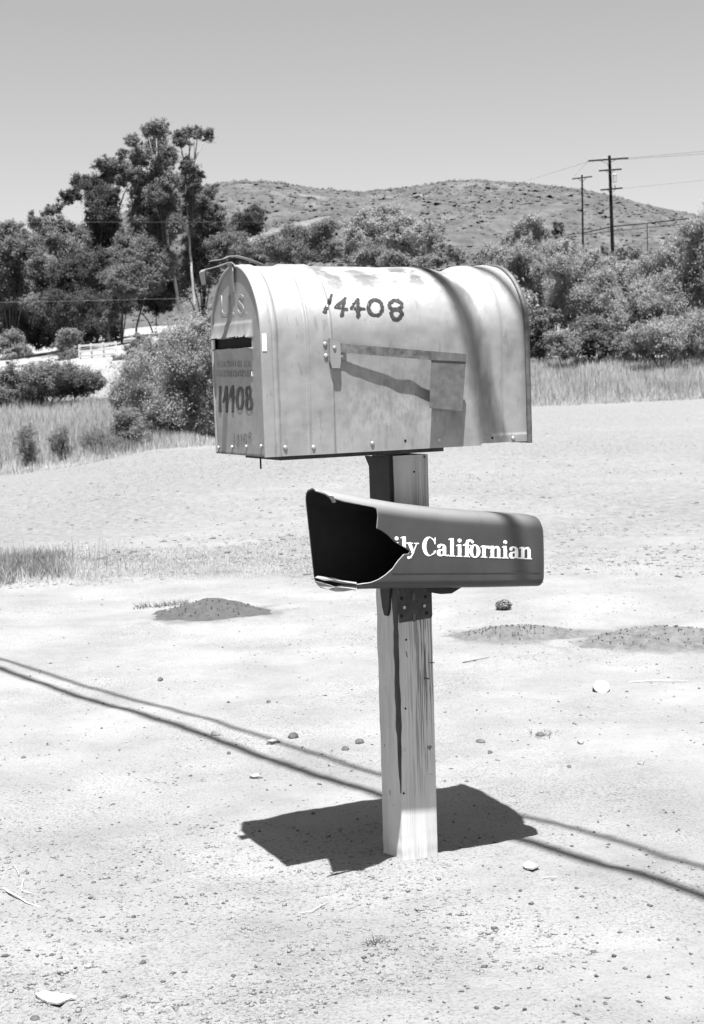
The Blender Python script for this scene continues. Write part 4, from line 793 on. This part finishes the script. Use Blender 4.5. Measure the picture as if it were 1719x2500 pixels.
# door
door = loft([arch_ring(.0225, .0035), arch_ring(.018, .0042), arch_ring(.012, .0028), arch_ring(.003, .0028), arch_ring(.0004, .0016), arch_ring(0, -.0002), arch_ring(.0005, -.0022), arch_ring(.0035, -.003)], 'door', M_METAL, box)
for at in ('stain_and_shade', 'grime_and_shade', 'mottle'): door.data.attributes.new(at, 'FLOAT', 'POINT')
SL = [loc(x, y, 's', .003) for x, y in [(525, 829), (616.5, 821), (619, 848), (526, 854)]]
def slot_y(w_):
    a = np.interp(w_, [SL[1][1], SL[0][1]], [SL[1][2], SL[0][2]]); b = np.interp(w_, [SL[2][1], SL[3][1]], [SL[2][2], SL[3][2]]); return b, a
wlo, whi = SL[1][1], SL[0][1]
def door_face():
    nw_, nh_ = 130, 190; t = np.linspace(-1, 1, nw_); hh = np.linspace(.004, MH-.0035, nh_)
    # rows follow the slot edges
    Sg = []; hw = np.where(hh < SH, MR-.003, np.sqrt(np.maximum((MR-.003)**2-np.maximum(hh-SH, 0)**2, 1e-7)))
    Wg = MR+t[None]*hw[:, None]; Hg = np.repeat(hh[:, None], nw_, 1); lo, up = slot_y(Wg)
    ins = rib(Wg, wlo, whi, .002)
    up2 = up+.003*fbm(Wg*60, Wg*0+3, 3, 5); d1 = (Hg-up2); out = .0115*np.exp(-np.clip(d1, 0, 1)/.016)*(d1 > -.0005)*ins*(1+.45*fbm(Wg*45, Hg*30, 3, 6))
    d2 = (lo-Hg); out = out+ .006*np.exp(-np.clip(d2, 0, 1)/.010)*(d2 > -.0005)*ins*(1+1.2*fbm(Wg*35, Hg*20, 2, 16))
    pad = .003*ins*rib(Hg, lo-.004, up+.030, .002)
    Sx = .0035-out-pad+.0008*fbm(Wg*12, Hg*12, 3, 40)
    V = np.stack([Sx, Wg, Hg], -1).reshape(-1, 3); n, m = Wg.shape; i, j = np.meshgrid(np.arange(n-1), np.arange(m-1), indexing='ij')
    Q = np.stack([i*m+j, i*m+j+1, (i+1)*m+j+1, (i+1)*m+j], -1).reshape(-1, 4); C = V[Q].mean(1); l, u = slot_y(C[:, 1])
    hole = (C[:, 1] > wlo) & (C[:, 1] < whi) & (C[:, 2] > l) & (C[:, 2] < u+.003*fbm(C[:, 1]*60, C[:, 1]*0+3, 3, 5)); Q = Q[~hole]
    return link('door_panel', mesh_np(V, Q, smooth=True), M_METALD, door)
door_face()
# black sheet added just behind the slot, painting the shade inside the box
bm = bmesh.new(); bbox(bm, (.0095, (wlo+whi)/2+.008, (SL[0][2]+SL[2][2])/2), (.001, whi-wlo+.016, .07)); bm_obj('slot_shade_sheet', bm, M_HOLE, door)
bm = bmesh.new(); bbox(bm, (.0115, MR, .002), (.021, MWd-.002, .003)); bm_obj('door_sill', bm, M_RIM, door)
# reflective strip on the door flange
a0, a1 = loc(640, 815, 'w', -.003), loc(646, 857, 'w', -.003)
bm = bmesh.new(); bbox(bm, (.0075, -.0034, (a0[2]+a1[2])/2), (.0088, .0008, a0[2]-a1[2])); bm_obj('reflective_sticker', bm, M_STICK, door)
# rivets
def dome(bm, c, r, axis, h=.5):
    res = bmesh.ops.create_uvsphere(bm, u_segments=12, v_segments=8, radius=r); i = {'s': 0, 'w': 1}[axis]
    for v in res['verts']: v.co[i] *= h; v.co += Vector(c)
def rivet(p, r, axis, mt=None, par=box, name='rivet'):
    bm = bmesh.new(); dome(bm, p, r, axis, .6 if mt is None else .15); return bm_obj(name, bm, mt or M_RIVET, par, True)
for x, y in [(697, 1093), (764, 1092), (910, 1083), (1072, 1074), (1254, 1070)]:
    q = loc(x, y, 'w', -.001); q[1] = -float(body_off(np.array(q[0]), np.array(q[2])))-.0006; rivet(q, .0047, 'w')
for x, y in [(990, 1076), (1202, 1069)]:
    q = loc(x, y, 'w', -.001); q[1] = -float(body_off(np.array(q[0]), np.array(q[2])))-.0002; rivet(q, .003, 'w', M_HOLE, name='rivet_hole')
for x, y in [(533, 1093), (566, 1092), (601, 1091), (637, 1090)]: rivet(loc(x, y, 's', .002), .0045, 's', par=door)
# flag bracket and flag
def wpt(x, y, d): return tuple(loc(x, y, 'w', -d))
br = None
bm = bmesh.new(); prism(bm, [wpt(x, y, .003) for x, y in [(789, 829), (842, 831), (846, 880), (790, 880)]], (0, -.0016, 0)); br = bm_obj('flag_bracket', bm, M_METALD, box)
bm = bmesh.new(); prism(bm, [wpt(x, y, .005) for x, y in [(802, 826), (827, 828), (829, 882), (827, 899), (808, 899), (803, 882)]], (0, -.007, 0)); bm_obj('bracket_channel', bm, M_METALD, br)
for x, y in [(794, 840), (796, 869), (834, 869)]: rivet(loc(x, y, 'w', -.005), .0046, 'w', par=br)
rivet(loc(817, 849, 'w', -.0125), .0038, 'w', par=br, name='pivot_pin')
def flagarm():
    bm = bmesh.new(); n = 14; A = []; 
    for k in range(n):
        t = k/(n-1); x = 829+(1136-829)*t; yt = 838+(864.5-838)*t; yb = yt+22; d = .007+.017*min(1, t*1.15)+.0012*math.sin(t*9)
        A.append((wpt(x, yt, d), wpt(x, yb, d), wpt(x, yb-.0, d+.0016), wpt(x, yt, d+.0016)))
    R = [[bm.verts.new(p) for p in a] for a in A]
    for k in range(n-1):
        for j in range(4): bm.faces.new((R[k][j], R[k][(j+1) % 4], R[k+1][(j+1) % 4], R[k+1][j]))
    bm.faces.new(R[0]); bm.faces.new(R[-1][::-1]); return bm_obj('flag', bm, mat('worn_flag_arm', .035, .12, rough=.6, scale=40, detail=8, bump=.1, bdist=.001), box)
fl = flagarm()
bm = bmesh.new(); prism(bm, [wpt(x, y, .0262) for x, y in [(1053, 858), (1138, 865), (1137, 880), (1128, 1003), (1048, 996), (1053, 878)]], (0, -.0014, 0)); bm_obj('flag_panel', bm, M_FLAG, fl)
bm = bmesh.new(); prism(bm, [wpt(x, y, .0280) for x, y in [(1052, 857), (1138, 864.5), (1137, 883), (1053, 879)]], (0, -.001, 0)); bm_obj('flag_fold', bm, M_FLAG, fl)
# hanging screw below the door
q = loc(636, 1120, 's', .006); tubes('hanging_screw', [(np.array([q+[0, 0, .004], q+[0, 0, -.008], q+[0, 0, -.020]]), .0018)], M_HOLE, box, 6)
# bent latch straps on top of the door
def strap(pts, wd, th, name, w0, par, twist=0):
    bm = bmesh.new(); R = []; n = len(pts)
    for k, (s, h, dw) in enumerate(pts):
        a = pts[min(k+1, n-1)]; b = pts[max(k-1, 0)]; d = Vector((a[0]-b[0], 0, a[1]-b[1])).normalized(); N = Vector((-d.z, 0, d.x)); ww = wd*(dw if isinstance(dw, float) else 1)
        c = Vector((s, w0+twist*k, h)); R.append([bm.verts.new(c+N*th*e+Vector((0, f*ww/2, 0))) for e, f in ((-.5, -1), (-.5, 1), (.5, 1), (.5, -1))])
    for k in range(n-1):
        for j in range(4): bm.faces.new((R[k][j], R[k][(j+1) % 4], R[k+1][(j+1) % 4], R[k+1][j]))
    bm.faces.new(R[0]); bm.faces.new(R[-1][::-1]); return bm_obj(name, bm, M_METALD, par)
strap([(.066, .3855, .9), (.052, .391, 1.), (.030, .3985, 1.), (.010, .403, 1.), (-.004, .4025, 1.), (-.016, .3975, 1.), (-.026, .395, .7), (-.040, .394, .4), (-.046, .392, .5)], .020, .002, 'latch_catch', MR, box)
strap([(.006, .372, 1.), (.0015, .384, .9), (-.004, .3895, .8), (-.012, .3885, .8), (-.030, .382, .8), (-.046, .378, .8), (-.058, .3755, .8), (-.062, .371, .8), (-.060, .358, .7), (-.058, .346, .6)], .036, .002, 'latch_tab', MR, door, .0006)
strap([(.001, .330, .7), (-.001, .350, .8), (-.002, .372, 1.), (-.001, .386, .6)], .024, .0018, 'latch_rivet_plate', MR-.002, door)

# ---- lettering by rasterised brush strokes
def seg_d(X, Y, a, b, ra, rb):
    ax, ay = a; bx, by = b; dx, dy = bx-ax, by-ay; L2 = dx*dx+dy*dy+1e-12; t = np.clip(((X-ax)*dx+(Y-ay)*dy)/L2, 0, 1)
    return np.hypot(X-ax-t*dx, Y-ay-t*dy)-(ra+(rb-ra)*t)
def stroke(X, Y, pts, r):
    r = np.broadcast_to(np.asarray(r, float), (len(pts),)); d = np.full(X.shape, 1e9)
    for k in range(len(pts)-1): d = np.minimum(d, seg_d(X, Y, pts[k], pts[k+1], r[k], r[k+1]))
    return d
def ell(cx, cy, rx, ry, a0=0, a1=360, n=24, rot=0): return [(cx+rx*math.cos(math.radians(a)), cy+ry*math.sin(math.radians(a))) for a in np.linspace(a0, a1, n)]
def runs(mask, xs, ys, fmap):
    V, Q = [], []; dx = xs[1]-xs[0]; dy = ys[1]-ys[0]
    for i, y in enumerate(ys):
        r = mask[i]; e = np.flatnonzero(np.diff(np.concatenate([[0], r.astype(int), [0]])))
        for a, b in zip(e[::2], e[1::2]):
            x0, x1 = xs[0]+a*dx-dx/2, xs[0]+b*dx-dx/2; k = len(V); V += [fmap(x0, y-dy/2), fmap(x1, y-dy/2), fmap(x1, y+dy/2), fmap(x0, y+dy/2)]; Q.append((k, k+1, k+2, k+3))
    return np.array(V), np.array(Q)
def side_map(x, y, off=.0009):
    s, q = side_hit(x, y); w_, h, nw, nh = prof(np.array(q)); o = float(body_off(np.array(s), np.array(q)))+off; return (s, float(w_)+float(nw)*o, float(h)+float(nh)*o)
def digits(strokes, x0, x1, y0, y1, step, fmap, name, mt, par, rag, seed, holes=.0):
    for nm, st in strokes:
        allp = np.array([p for pts, r in st for p in pts]); rm = max(float(np.max(r)) for pts, r in st)+3
        xs = np.arange(allp[:, 0].min()-rm, allp[:, 0].max()+rm, step); ys = np.arange(allp[:, 1].min()-rm, allp[:, 1].max()+rm, step); X, Y = np.meshgrid(xs, ys)
        d = np.full(X.shape, 1e9)
        for pts, r in st: d = np.minimum(d, stroke(X, Y, pts, r))
        m = d+rag*fbm(X*.22, Y*.22, 3, seed) < 0
        if holes: m &= ~((fbm(X*.3+40, Y*.16, 3, seed+3) > holes) & (d > -3.2))
        V, Q = runs(m, xs, ys, fmap)
        if len(Q): link(nm, mesh_np(V, Q), mt, par)
z2 = lambda pts: [(760+x/2.85, 620+y/2.85) for x, y in pts]
side_digits = [
 ('painted_digit', [(z2([(140, 292), (118, 345), (90, 402)]), [4.2, 4.6, 5.2])]),
 ('painted_digit', [(z2([(234, 312), (198, 345), (166, 370), (205, 376), (246, 386)]), 3.4), (z2([(232, 318), (222, 370), (213, 425)]), [3.6, 4.4, 4.6])]),
 ('painted_digit', [(z2([(322, 318), (296, 350), (276, 378), (318, 380), (368, 384)]), 3.4), (z2([(325, 322), (322, 370), (326, 430)]), [3.6, 4.6, 4.8])]),
 ('painted_digit', [(z2(ell(446, 373, 47, 55)), 4.4)]),
 ('painted_digit', [(z2(ell(584, 358, 42, 33)), 4.2), (z2(ell(592, 420, 36, 35)), 4.6)])]
digits(side_digits, 0, 0, 0, 0, .45, side_map, 'n', M_PAINT, MB, 2.6, 91, .52)
def door_map(x, y, off=.0012):
    q = loc(x, y, 's', .0035-off+.0); q[0] = .0035+.0008*float(fbm(q[1]*12, q[2]*12, 3, 40))-off; return tuple(q)
z8 = lambda pts: [(490+x/6.94, 840+y/6.94) for x, y in pts]
dd = [('painted_digit', [(z8([(327, 722), (326, 900), (326, 1135)]), [2.4, 2.8, 3.5])]),
      ('painted_digit', [(z8([(425, 725), (405, 870), (380, 985)]), 2.2), (z8([(385, 955), (462, 930)]), 2.2), (z8([(428, 725), (438, 950), (440, 1150)]), [2.4, 2.9, 2.6])]),
      ('painted_digit', [(z8([(535, 715), (505, 800), (488, 890), (570, 915)]), 2.3), (z8([(538, 720), (540, 900), (538, 1150)]), [2.4, 2.8, 2.3])]),
      ('painted_digit', [(z8(ell(660, 922, 50, 180)), 3.0)]),
      ('painted_digit', [(z8(ell(800, 812, 38, 85)), 2.7), (z8(ell(815, 1010, 50, 100)), 3.0)])]
digits(dd, 0, 0, 0, 0, .35, door_map, 'n', M_PAINT, door, .7, 33)
df = [('faded_digit', [(z8([(555, 1530), (562, 1620), (568, 1700)]), 1.1)]), ('faded_digit', [(z8([(622, 1540), (605, 1650), (650, 1640)]), 1.0), (z8([(622, 1540), (625, 1620), (628, 1700)]), 1.2)]),
      ('faded_digit', [(z8([(685, 1540), (675, 1610), (700, 1600), (695, 1650)]), .9)]), ('faded_digit', [(z8(ell(747, 1600, 22, 80)), 1.0)]), ('faded_digit', [(z8(ell(822, 1535, 18, 38)), 1.0), (z8(ell(828, 1610, 20, 40)), 1.0)])]
digits(df, 0, 0, 0, 0, .35, door_map, 'n', M_FAINT, door, .8, 34)
# stamped lettering on the door
def emboss(txt, xl, xr, yb, size_h, par, squeeze=None):
    cu = bpy.data.curves.new('t', 'FONT'); cu.body = txt; cu.extrude = .0009; cu.bevel_depth = .0007; cu.size = 1; cu.offset = 0
    cu.extrude *= 1; tmp = bpy.data.objects.new('t', cu); COL.objects.link(tmp); cu.extrude = .02; cu.bevel_depth = .02; dg = bpy.context.evaluated_depsgraph_get(); me = bpy.data.meshes.new_from_object(tmp.evaluated_get(dg)); bpy.data.objects.remove(tmp)
    v = np.zeros(len(me.vertices)*3); me.vertices.foreach_get('co', v); v = v.reshape(-1, 3)
    a, b = loc(xl, yb, 's', .003), loc(xr, yb, 's', .003); L = abs(a[1]-b[1]); mn, mx = v[:, 0].min(), v[:, 0].max(); ch = .69
    u = (v[:, 0]-mn)/(mx-mn); hh = v[:, 1]/ch*size_h; out = v[:, 2]/.04*.0009
    nv = np.stack([.0032-out, a[1]-u*L, a[2]*(1-u)+b[2]*u+hh], 1); me.vertices.foreach_set('co', nv.astype(np.float32).ravel()); me.update(); me.materials.clear()
    for p in me.polygons: p.material_index = 0
    return link('stamped_lettering', me, M_METALD, par)
emboss('U.', 538, 572, 772, .042, door); emboss('S.', 581, 604, 771, .042, door)
emboss('APPROVED BY THE', 528, 612, 896, .0125, door); emboss('POSTMASTER GENERAL', 527, 618, 920, .0135, door)

# mounting board under the box (top of the post)
bm = bmesh.new(); bbox(bm, (.235, MR, -.0055), (.37, .20, .009), .001, MM); 
for v in bm.verts: v.co -= Vector((PC[0], PC[1], 0))
bm_obj('top_board', bm, M_BOARD, post)

# ------------------------------------------------------------------ newspaper box
nph = math.radians(27.3); na = np.array([math.cos(nph), math.sin(nph), 0]); nw_ = np.array([-math.sin(nph), math.cos(nph), 0]); NW = .13
N0 = np.array([.0876, 3.0, 0])-nw_*(NW+.006)    # near wall plane origin
NM = Matrix(((na[0], nw_[0], 0, N0[0]), (na[1], nw_[1], 0, N0[1]), (0, 0, 1, 0), (0, 0, 0, 1)))
NM2 = NM @ Matrix.Translation((0, 0, .60)); NZ = .60
paper = empty('newspaper_box', None, 'dark plastic newspaper box with a broken open front below the mailbox', 'newspaper box', mat=NM2)
def nloc(x, y, w_=0.):
    P = on_plane(x, y, N0+nw_*w_, nw_)-N0; return np.array([P@na, w_, P[2]-NZ])
S1 = nloc(1332, 1350)[0]
tpts = np.array([nloc(x, y)[[0, 2]] for x, y in [(786, 1194), (900, 1216), (1000, 1233), (1100, 1245), (1200, 1253), (1300, 1259), (1331, 1262)]])
bpts = np.array([nloc(x, y)[[0, 2]] for x, y in [(775, 1432), (815, 1443), (900, 1440), (1000, 1438), (1200, 1436), (1325, 1433)]])
ztop = lambda s: np.interp(s, tpts[:, 0], tpts[:, 1]); zbot = lambda s: np.interp(s, bpts[:, 0], bpts[:, 1])
torn = np.array([nloc(x, y)[[0, 2]] for x, y in [(786, 1192), (779, 1198), (800, 1205), (810, 1214), (816, 1227), (838, 1222), (862, 1221), (880, 1224), (900, 1228), (914, 1234), (921, 1242), (922, 1262), (919, 1290), (930, 1294), (945, 1305), (965, 1324), (985, 1336), (1000, 1345), (996, 1352), (985, 1353), (970, 1370), (958, 1388), (940, 1404), (925, 1414), (905, 1423), (888, 1430), (872, 1434), (845, 1437), (812, 1441), (790, 1436)]])
tz = torn[:, 1]; order_ = np.argsort(tz, kind='stable')
def s_front(z): return np.interp(z, tz[order_], torn[order_, 0])
def paperbox():
    RT, RB, RE = .030, .018, .012; far_s = nloc(743, 1210, NW)[0]; far_b = nloc(768, 1435, NW)[0]
    # perimeter parameter list: (side, fraction)
    nN = 150; ring = []
    per = [('N', v) for v in np.linspace(0, 1, nN)]+[('T', v) for v in np.linspace(0, 1, 26)[1:]]+[('F', v) for v in np.linspace(1, 0, 60)[1:]]+[('B', v) for v in np.linspace(1, 0, 26)[1:]]
    us = np.linspace(0, 1, 170); m = len(per); V = np.zeros((len(us), m, 3)); sN = torn[0, 0]
    zt0, zb0 = float(ztop(sN)), float(zbot(sN+.03))
    for j, (sd, v) in enumerate(per):
        if sd == 'N': z0 = zb0+(zt0-zb0)*v; s0 = sN
        elif sd == 'T': s0 = sN+(far_s-sN)*v
        elif sd == 'F': s0 = far_b+(far_s-far_b)*v
        else: s0 = sN+.0+(far_b-sN)*v
        if sd == 'N':
            s = s0
            for it in range(14):   # solve torn edge for this row
                z = zbot(s)+(ztop(s)-zbot(s))*v; s = .5*s+.5*float(s_front(z))
            s0 = s
        s = s0+(S1-s0)*us; e = np.clip((s-(S1-RE))/RE, 0, 1); ins = RE*(1-np.sqrt(1-e*e))
        zt, zb = ztop(s)-ins, zbot(s)+ins
        if sd == 'N': z = zb+(zt-zb)*v; w_ = ins+0*s; x = zt-z; w_ = w_+np.where(x < RT, RT-np.sqrt(np.maximum(RT**2-(RT-x)**2, 0)), 0); y = z-zb; w_ = w_+np.where(y < RB, RB-np.sqrt(np.maximum(RB**2-(RB-y)**2, 0)), 0); w_ = w_+.0025*np.sin(v*math.pi)*-1
        elif sd == 'F': z = zb+(zt-zb)*v; w_ = NW-ins; x = zt-z; w_ = w_-np.where(x < RT, RT-np.sqrt(np.maximum(RT**2-(RT-x)**2, 0)), 0); y = z-zb; w_ = w_-np.where(y < RB, RB-np.sqrt(np.maximum(RB**2-(RB-y)**2, 0)), 0)
        elif sd == 'T': w_ = (RT+ins)+(NW-2*RT-2*ins)*v; z = zt+.0015*np.sin(v*math.pi)
        else: w_ = (RB+ins)+(NW-2*RB-2*ins)*v; z = zb
        V[:, j] = np.stack([s, w_, z], 1)
    n = len(us); i, j = np.meshgrid(np.arange(n-1), np.arange(m), indexing='ij'); j2 = (j+1) % m
    Q = np.stack([i*m+j, i*m+j2, (i+1)*m+j2, (i+1)*m+j], -1).reshape(-1, 4); Vf = V.reshape(-1, 3); cap = np.array([[(n-1)*m+k for k in range(m)]])
    me = mesh_np(Vf, [Q, cap[:, ::-1]*1], smooth=True)
    s, z = Vf[:, 0], Vf[:, 2]; hh = (z-zbot(s))/(ztop(s)-zbot(s)); gm = .75*np.clip(1-hh/.13, 0, 1)**.8*(Vf[:, 1] < .06)+.55*np.clip(fbm(s*7, z*12, 5, 3)*1.9, 0, 1)*np.clip(1.2-hh, 0, 1)+.35*np.clip(fbm(s*60, z*7, 3, 9)*2.-.7, 0, 1)+.6*g(s, S1-.010, .022)  # rear end darkened as painted cable shadow; lower edge darker; noise is grime
    a = me.attributes.new('grime_and_shade', 'FLOAT', 'POINT'); a.data.foreach_set('value', np.clip(gm, 0, 1).astype(np.float32))
    fd = np.clip((hh-.84)/.12, 0, 1)*.8*np.clip(1.1-(s-torn[0, 0])/(S1-torn[0, 0])*.75, 0, 1)+.10*np.clip(fbm(s*5+3, z*9, 4, 13)*2, 0, 1)  # sunlit band of the top roll painted lighter; the noise is fading
    a = me.attributes.new('fade_and_light', 'FLOAT', 'POINT'); a.data.foreach_set('value', np.clip(fd, 0, 1).astype(np.float32))
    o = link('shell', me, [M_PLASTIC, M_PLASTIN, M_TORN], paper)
    bm = bmesh.new(); bm.from_mesh(me); bmesh.ops.recalc_face_normals(bm, faces=bm.faces); bm.to_mesh(me); bm.free()
    md = o.modifiers.new('thick', 'SOLIDIFY'); md.thickness = .003; md.offset = -1; md.use_rim = True; md.material_offset = 1; md.material_offset_rim = 2
    return o, far_s, far_b
shell, far_s, far_b = paperbox()
# torn pale flap curling at the front lower corner, and the curled strip at the top
def flap(pts, w0, w1, name, mt=M_TORN, th=.0025):
    bm = bmesh.new(); P = []
    for k, (x, y) in enumerate(pts): q = nloc(x, y, 0.); P.append((q[0], w0+(w1-w0)*(k % 3)/2, q[2]))
    c = np.mean(P, 0); a = [bm.verts.new(p) for p in P]; b = [bm.verts.new((p[0], p[1]+th, p[2])) for p in P]; n = len(P); m1 = bm.verts.new((c[0], c[1]-.002, c[2])); m2 = bm.verts.new((c[0], c[1]+th, c[2]))
    for i in range(n): j = (i+1) % n; bm.faces.new((a[i], a[j], m1)); bm.faces.new((b[j], b[i], m2)); bm.faces.new((a[i], b[i], b[j], a[j]))
    return bm_obj(name, bm, mt, paper)
flap([(768, 1410), (776, 1406), (790, 1408), (812, 1411), (835, 1417), (872, 1422), (868, 1425), (835, 1424), (808, 1419), (790, 1417)], -.004, .002, 'torn_flap')
flap([(767, 1418), (785, 1420), (797, 1424), (812, 1434), (840, 1432), (872, 1431), (870, 1438), (840, 1444), (822, 1445), (800, 1439), (778, 1430)], -.003, .003, 'torn_flap')
flap([(778, 1196), (788, 1197), (800, 1203), (812, 1211), (820, 1226), (814, 1228), (805, 1212), (793, 1204)], -.004, .001, 'torn_lip')
q1, q2, q3 = nloc(1060, 1442), nloc(1145, 1441), nloc(1125, 1449)
bm = bmesh.new(); prism(bm, [(q1[0], .03, q1[2]+.002), (q2[0], .03, q2[2]+.002), (q3[0]-.004, .03, q3[2]-.003), (q3[0]-.03, .03, q3[2]-.002), (q1[0], .03, q1[2]-.006)], (0, .06, 0)); bm_obj('mounting_flange', bm, M_BLACK, paper)
# seam line along the wall
a, b = nloc(955, 1397, -.0006), nloc(1318, 1396, -.0006)
bm = bmesh.new(); prism(bm, [(a[0], -.0022, a[2]), (b[0], -.0022, b[2]), (b[0], -.0022, b[2]+.0008), (a[0], -.0022, a[2]+.0008)], (0, -.0006, 0)); so = bm_obj('seam', bm, M_PLASTIC, paper)

# printed lettering: fat serif glyphs, unit = 1/3.8 photo pixel on the wall
def glyph(ch, X, Y):
    d = np.full(X.shape, 1e9); cut = np.full(X.shape, 1e9)
    def st(pts, r): nonlocal d; d = np.minimum(d, stroke(X, Y, pts, r))
    def rect(x0, y0, x1, y1): nonlocal d; d = np.minimum(d, np.maximum(np.maximum(x0-X, X-x1), np.maximum(y0-Y, Y-y1)))
    def stem(x0, y1, y0=0, w_=33):
        rect(x0, y0, x0+w_, y1); rect(x0-13, y0, x0+w_+13, y0+9); st([(x0-11, y1-13), (x0+4, y1-5)], 5)
    if ch == 'C':
        o_ = (np.hypot((X-62)/62, (Y-86)/90)-1)*60; i_ = (np.hypot((X-76)/38, (Y-86)/80)-1)*38; d = np.maximum(o_, -i_); d = np.maximum(d, -np.maximum(np.maximum(88-X, 48-Y), Y-128)); st([(118, 112), (120, 168)], 5); st([(92, 160), (116, 140), (119, 112)], 5); st([(90, 12), (116, 28), (124, 46)], 5)
    elif ch == 'a':
        rect(54, 6, 86, 88); st([(18, 88), (20, 92)], 15); st([(18, 98), (40, 108), (66, 98), (74, 84)], [9, 7, 11, 12]); o_ = (np.hypot((X-32)/33, (Y-31)/33)-1)*33; i_ = (np.hypot((X-45)/13, (Y-33)/19)-1)*13; d = np.minimum(d, np.maximum(o_, -i_)); st([(50, 62), (60, 66)], 6); st([(80, 8), (98, 6), (106, 12)], 5)
    elif ch == 'l': stem(14, 170)
    elif ch == 'i': stem(14, 115); st([(30, 150), (31, 150)], 18)
    elif ch == 'f': stem(16, 125); st([(33, 120), (40, 146), (60, 158), (80, 152)], [15, 14, 8, 9]); st([(84, 142), (85, 142)], 13); rect(-6, 104, 70, 113)
    elif ch == 'o': o_ = (np.hypot((X-52)/52, (Y-57)/62)-1)*52; i_ = (np.hypot((X-52)/17, (Y-57)/50)-1)*17; d = np.maximum(o_, -i_)
    elif ch == 'r': stem(12, 112); st([(40, 80), (56, 104), (72, 98)], [5, 8, 12]); st([(72, 96), (73, 96)], 14)
    elif ch == 'n': stem(12, 112); rect(72, 0, 102, 86); rect(60, 0, 114, 9); st([(42, 84), (58, 102), (78, 100), (88, 84)], [4, 8, 12, 13])
    elif ch == 'y': st([(18, 104), (46, 30)], 15); st([(82, 106), (44, 8), (26, -22)], [4.5, 6, 7]); st([(8, -22), (9, -24)], 13); st([(-8, 110), (44, 110)], 5); st([(62, 110), (100, 110)], 5)
    return np.where(cut < 0, 1e9, d)
def print_text():
    items = [('i', 222), ('l', 292), ('y', 356), ('C', 490), ('a', 626), ('l', 736), ('i', 806), ('f', 872), ('o', 926), ('r', 1034), ('n', 1112), ('i', 1230), ('a', 1294), ('n', 1394)]
    for ch, x0 in items:
        base = 440+(x0-490)*.0345; xs = np.arange(-20, 132, 1.6); ys = np.arange(-42, 182, 1.6); X, Y = np.meshgrid(xs, ys); d = glyph(ch, X, Y)
        yscale = 1.0; m = d+1.2*fbm((X+x0)*.08, Y*.08, 2, 5) < 0
        if x0 > 1000: m &= ~((fbm((X+x0)*.12, Y*.03, 3, 15) > .50))
        # nothing printed where the wall is gone
        px = 900+(x0+X)/3.8; py = 1240+(base-Y+(X*.0345))/3.8
        if ch in 'il y' and x0 < 420:
            edge = np.interp(py, [1290, 1294, 1305, 1324, 1336, 1345, 1352, 1370, 1388, 1404], [921, 932, 947, 967, 987, 1003, 999, 974, 962, 944]); m &= px > edge
        def fm(x, y):
            q = nloc(900+(x0+x)/3.8, 1240+(base-y+x*.0345)/3.8, 0.); hh = (q[2]-zbot(q[0]))/(ztop(q[0])-zbot(q[0])); return (q[0], -.0025*math.sin(hh*math.pi)-.0007, q[2])
        V, Q = runs(m, xs, ys, fm); link('printed_letter', mesh_np(V, Q), M_PRINT, shell)
print_text()
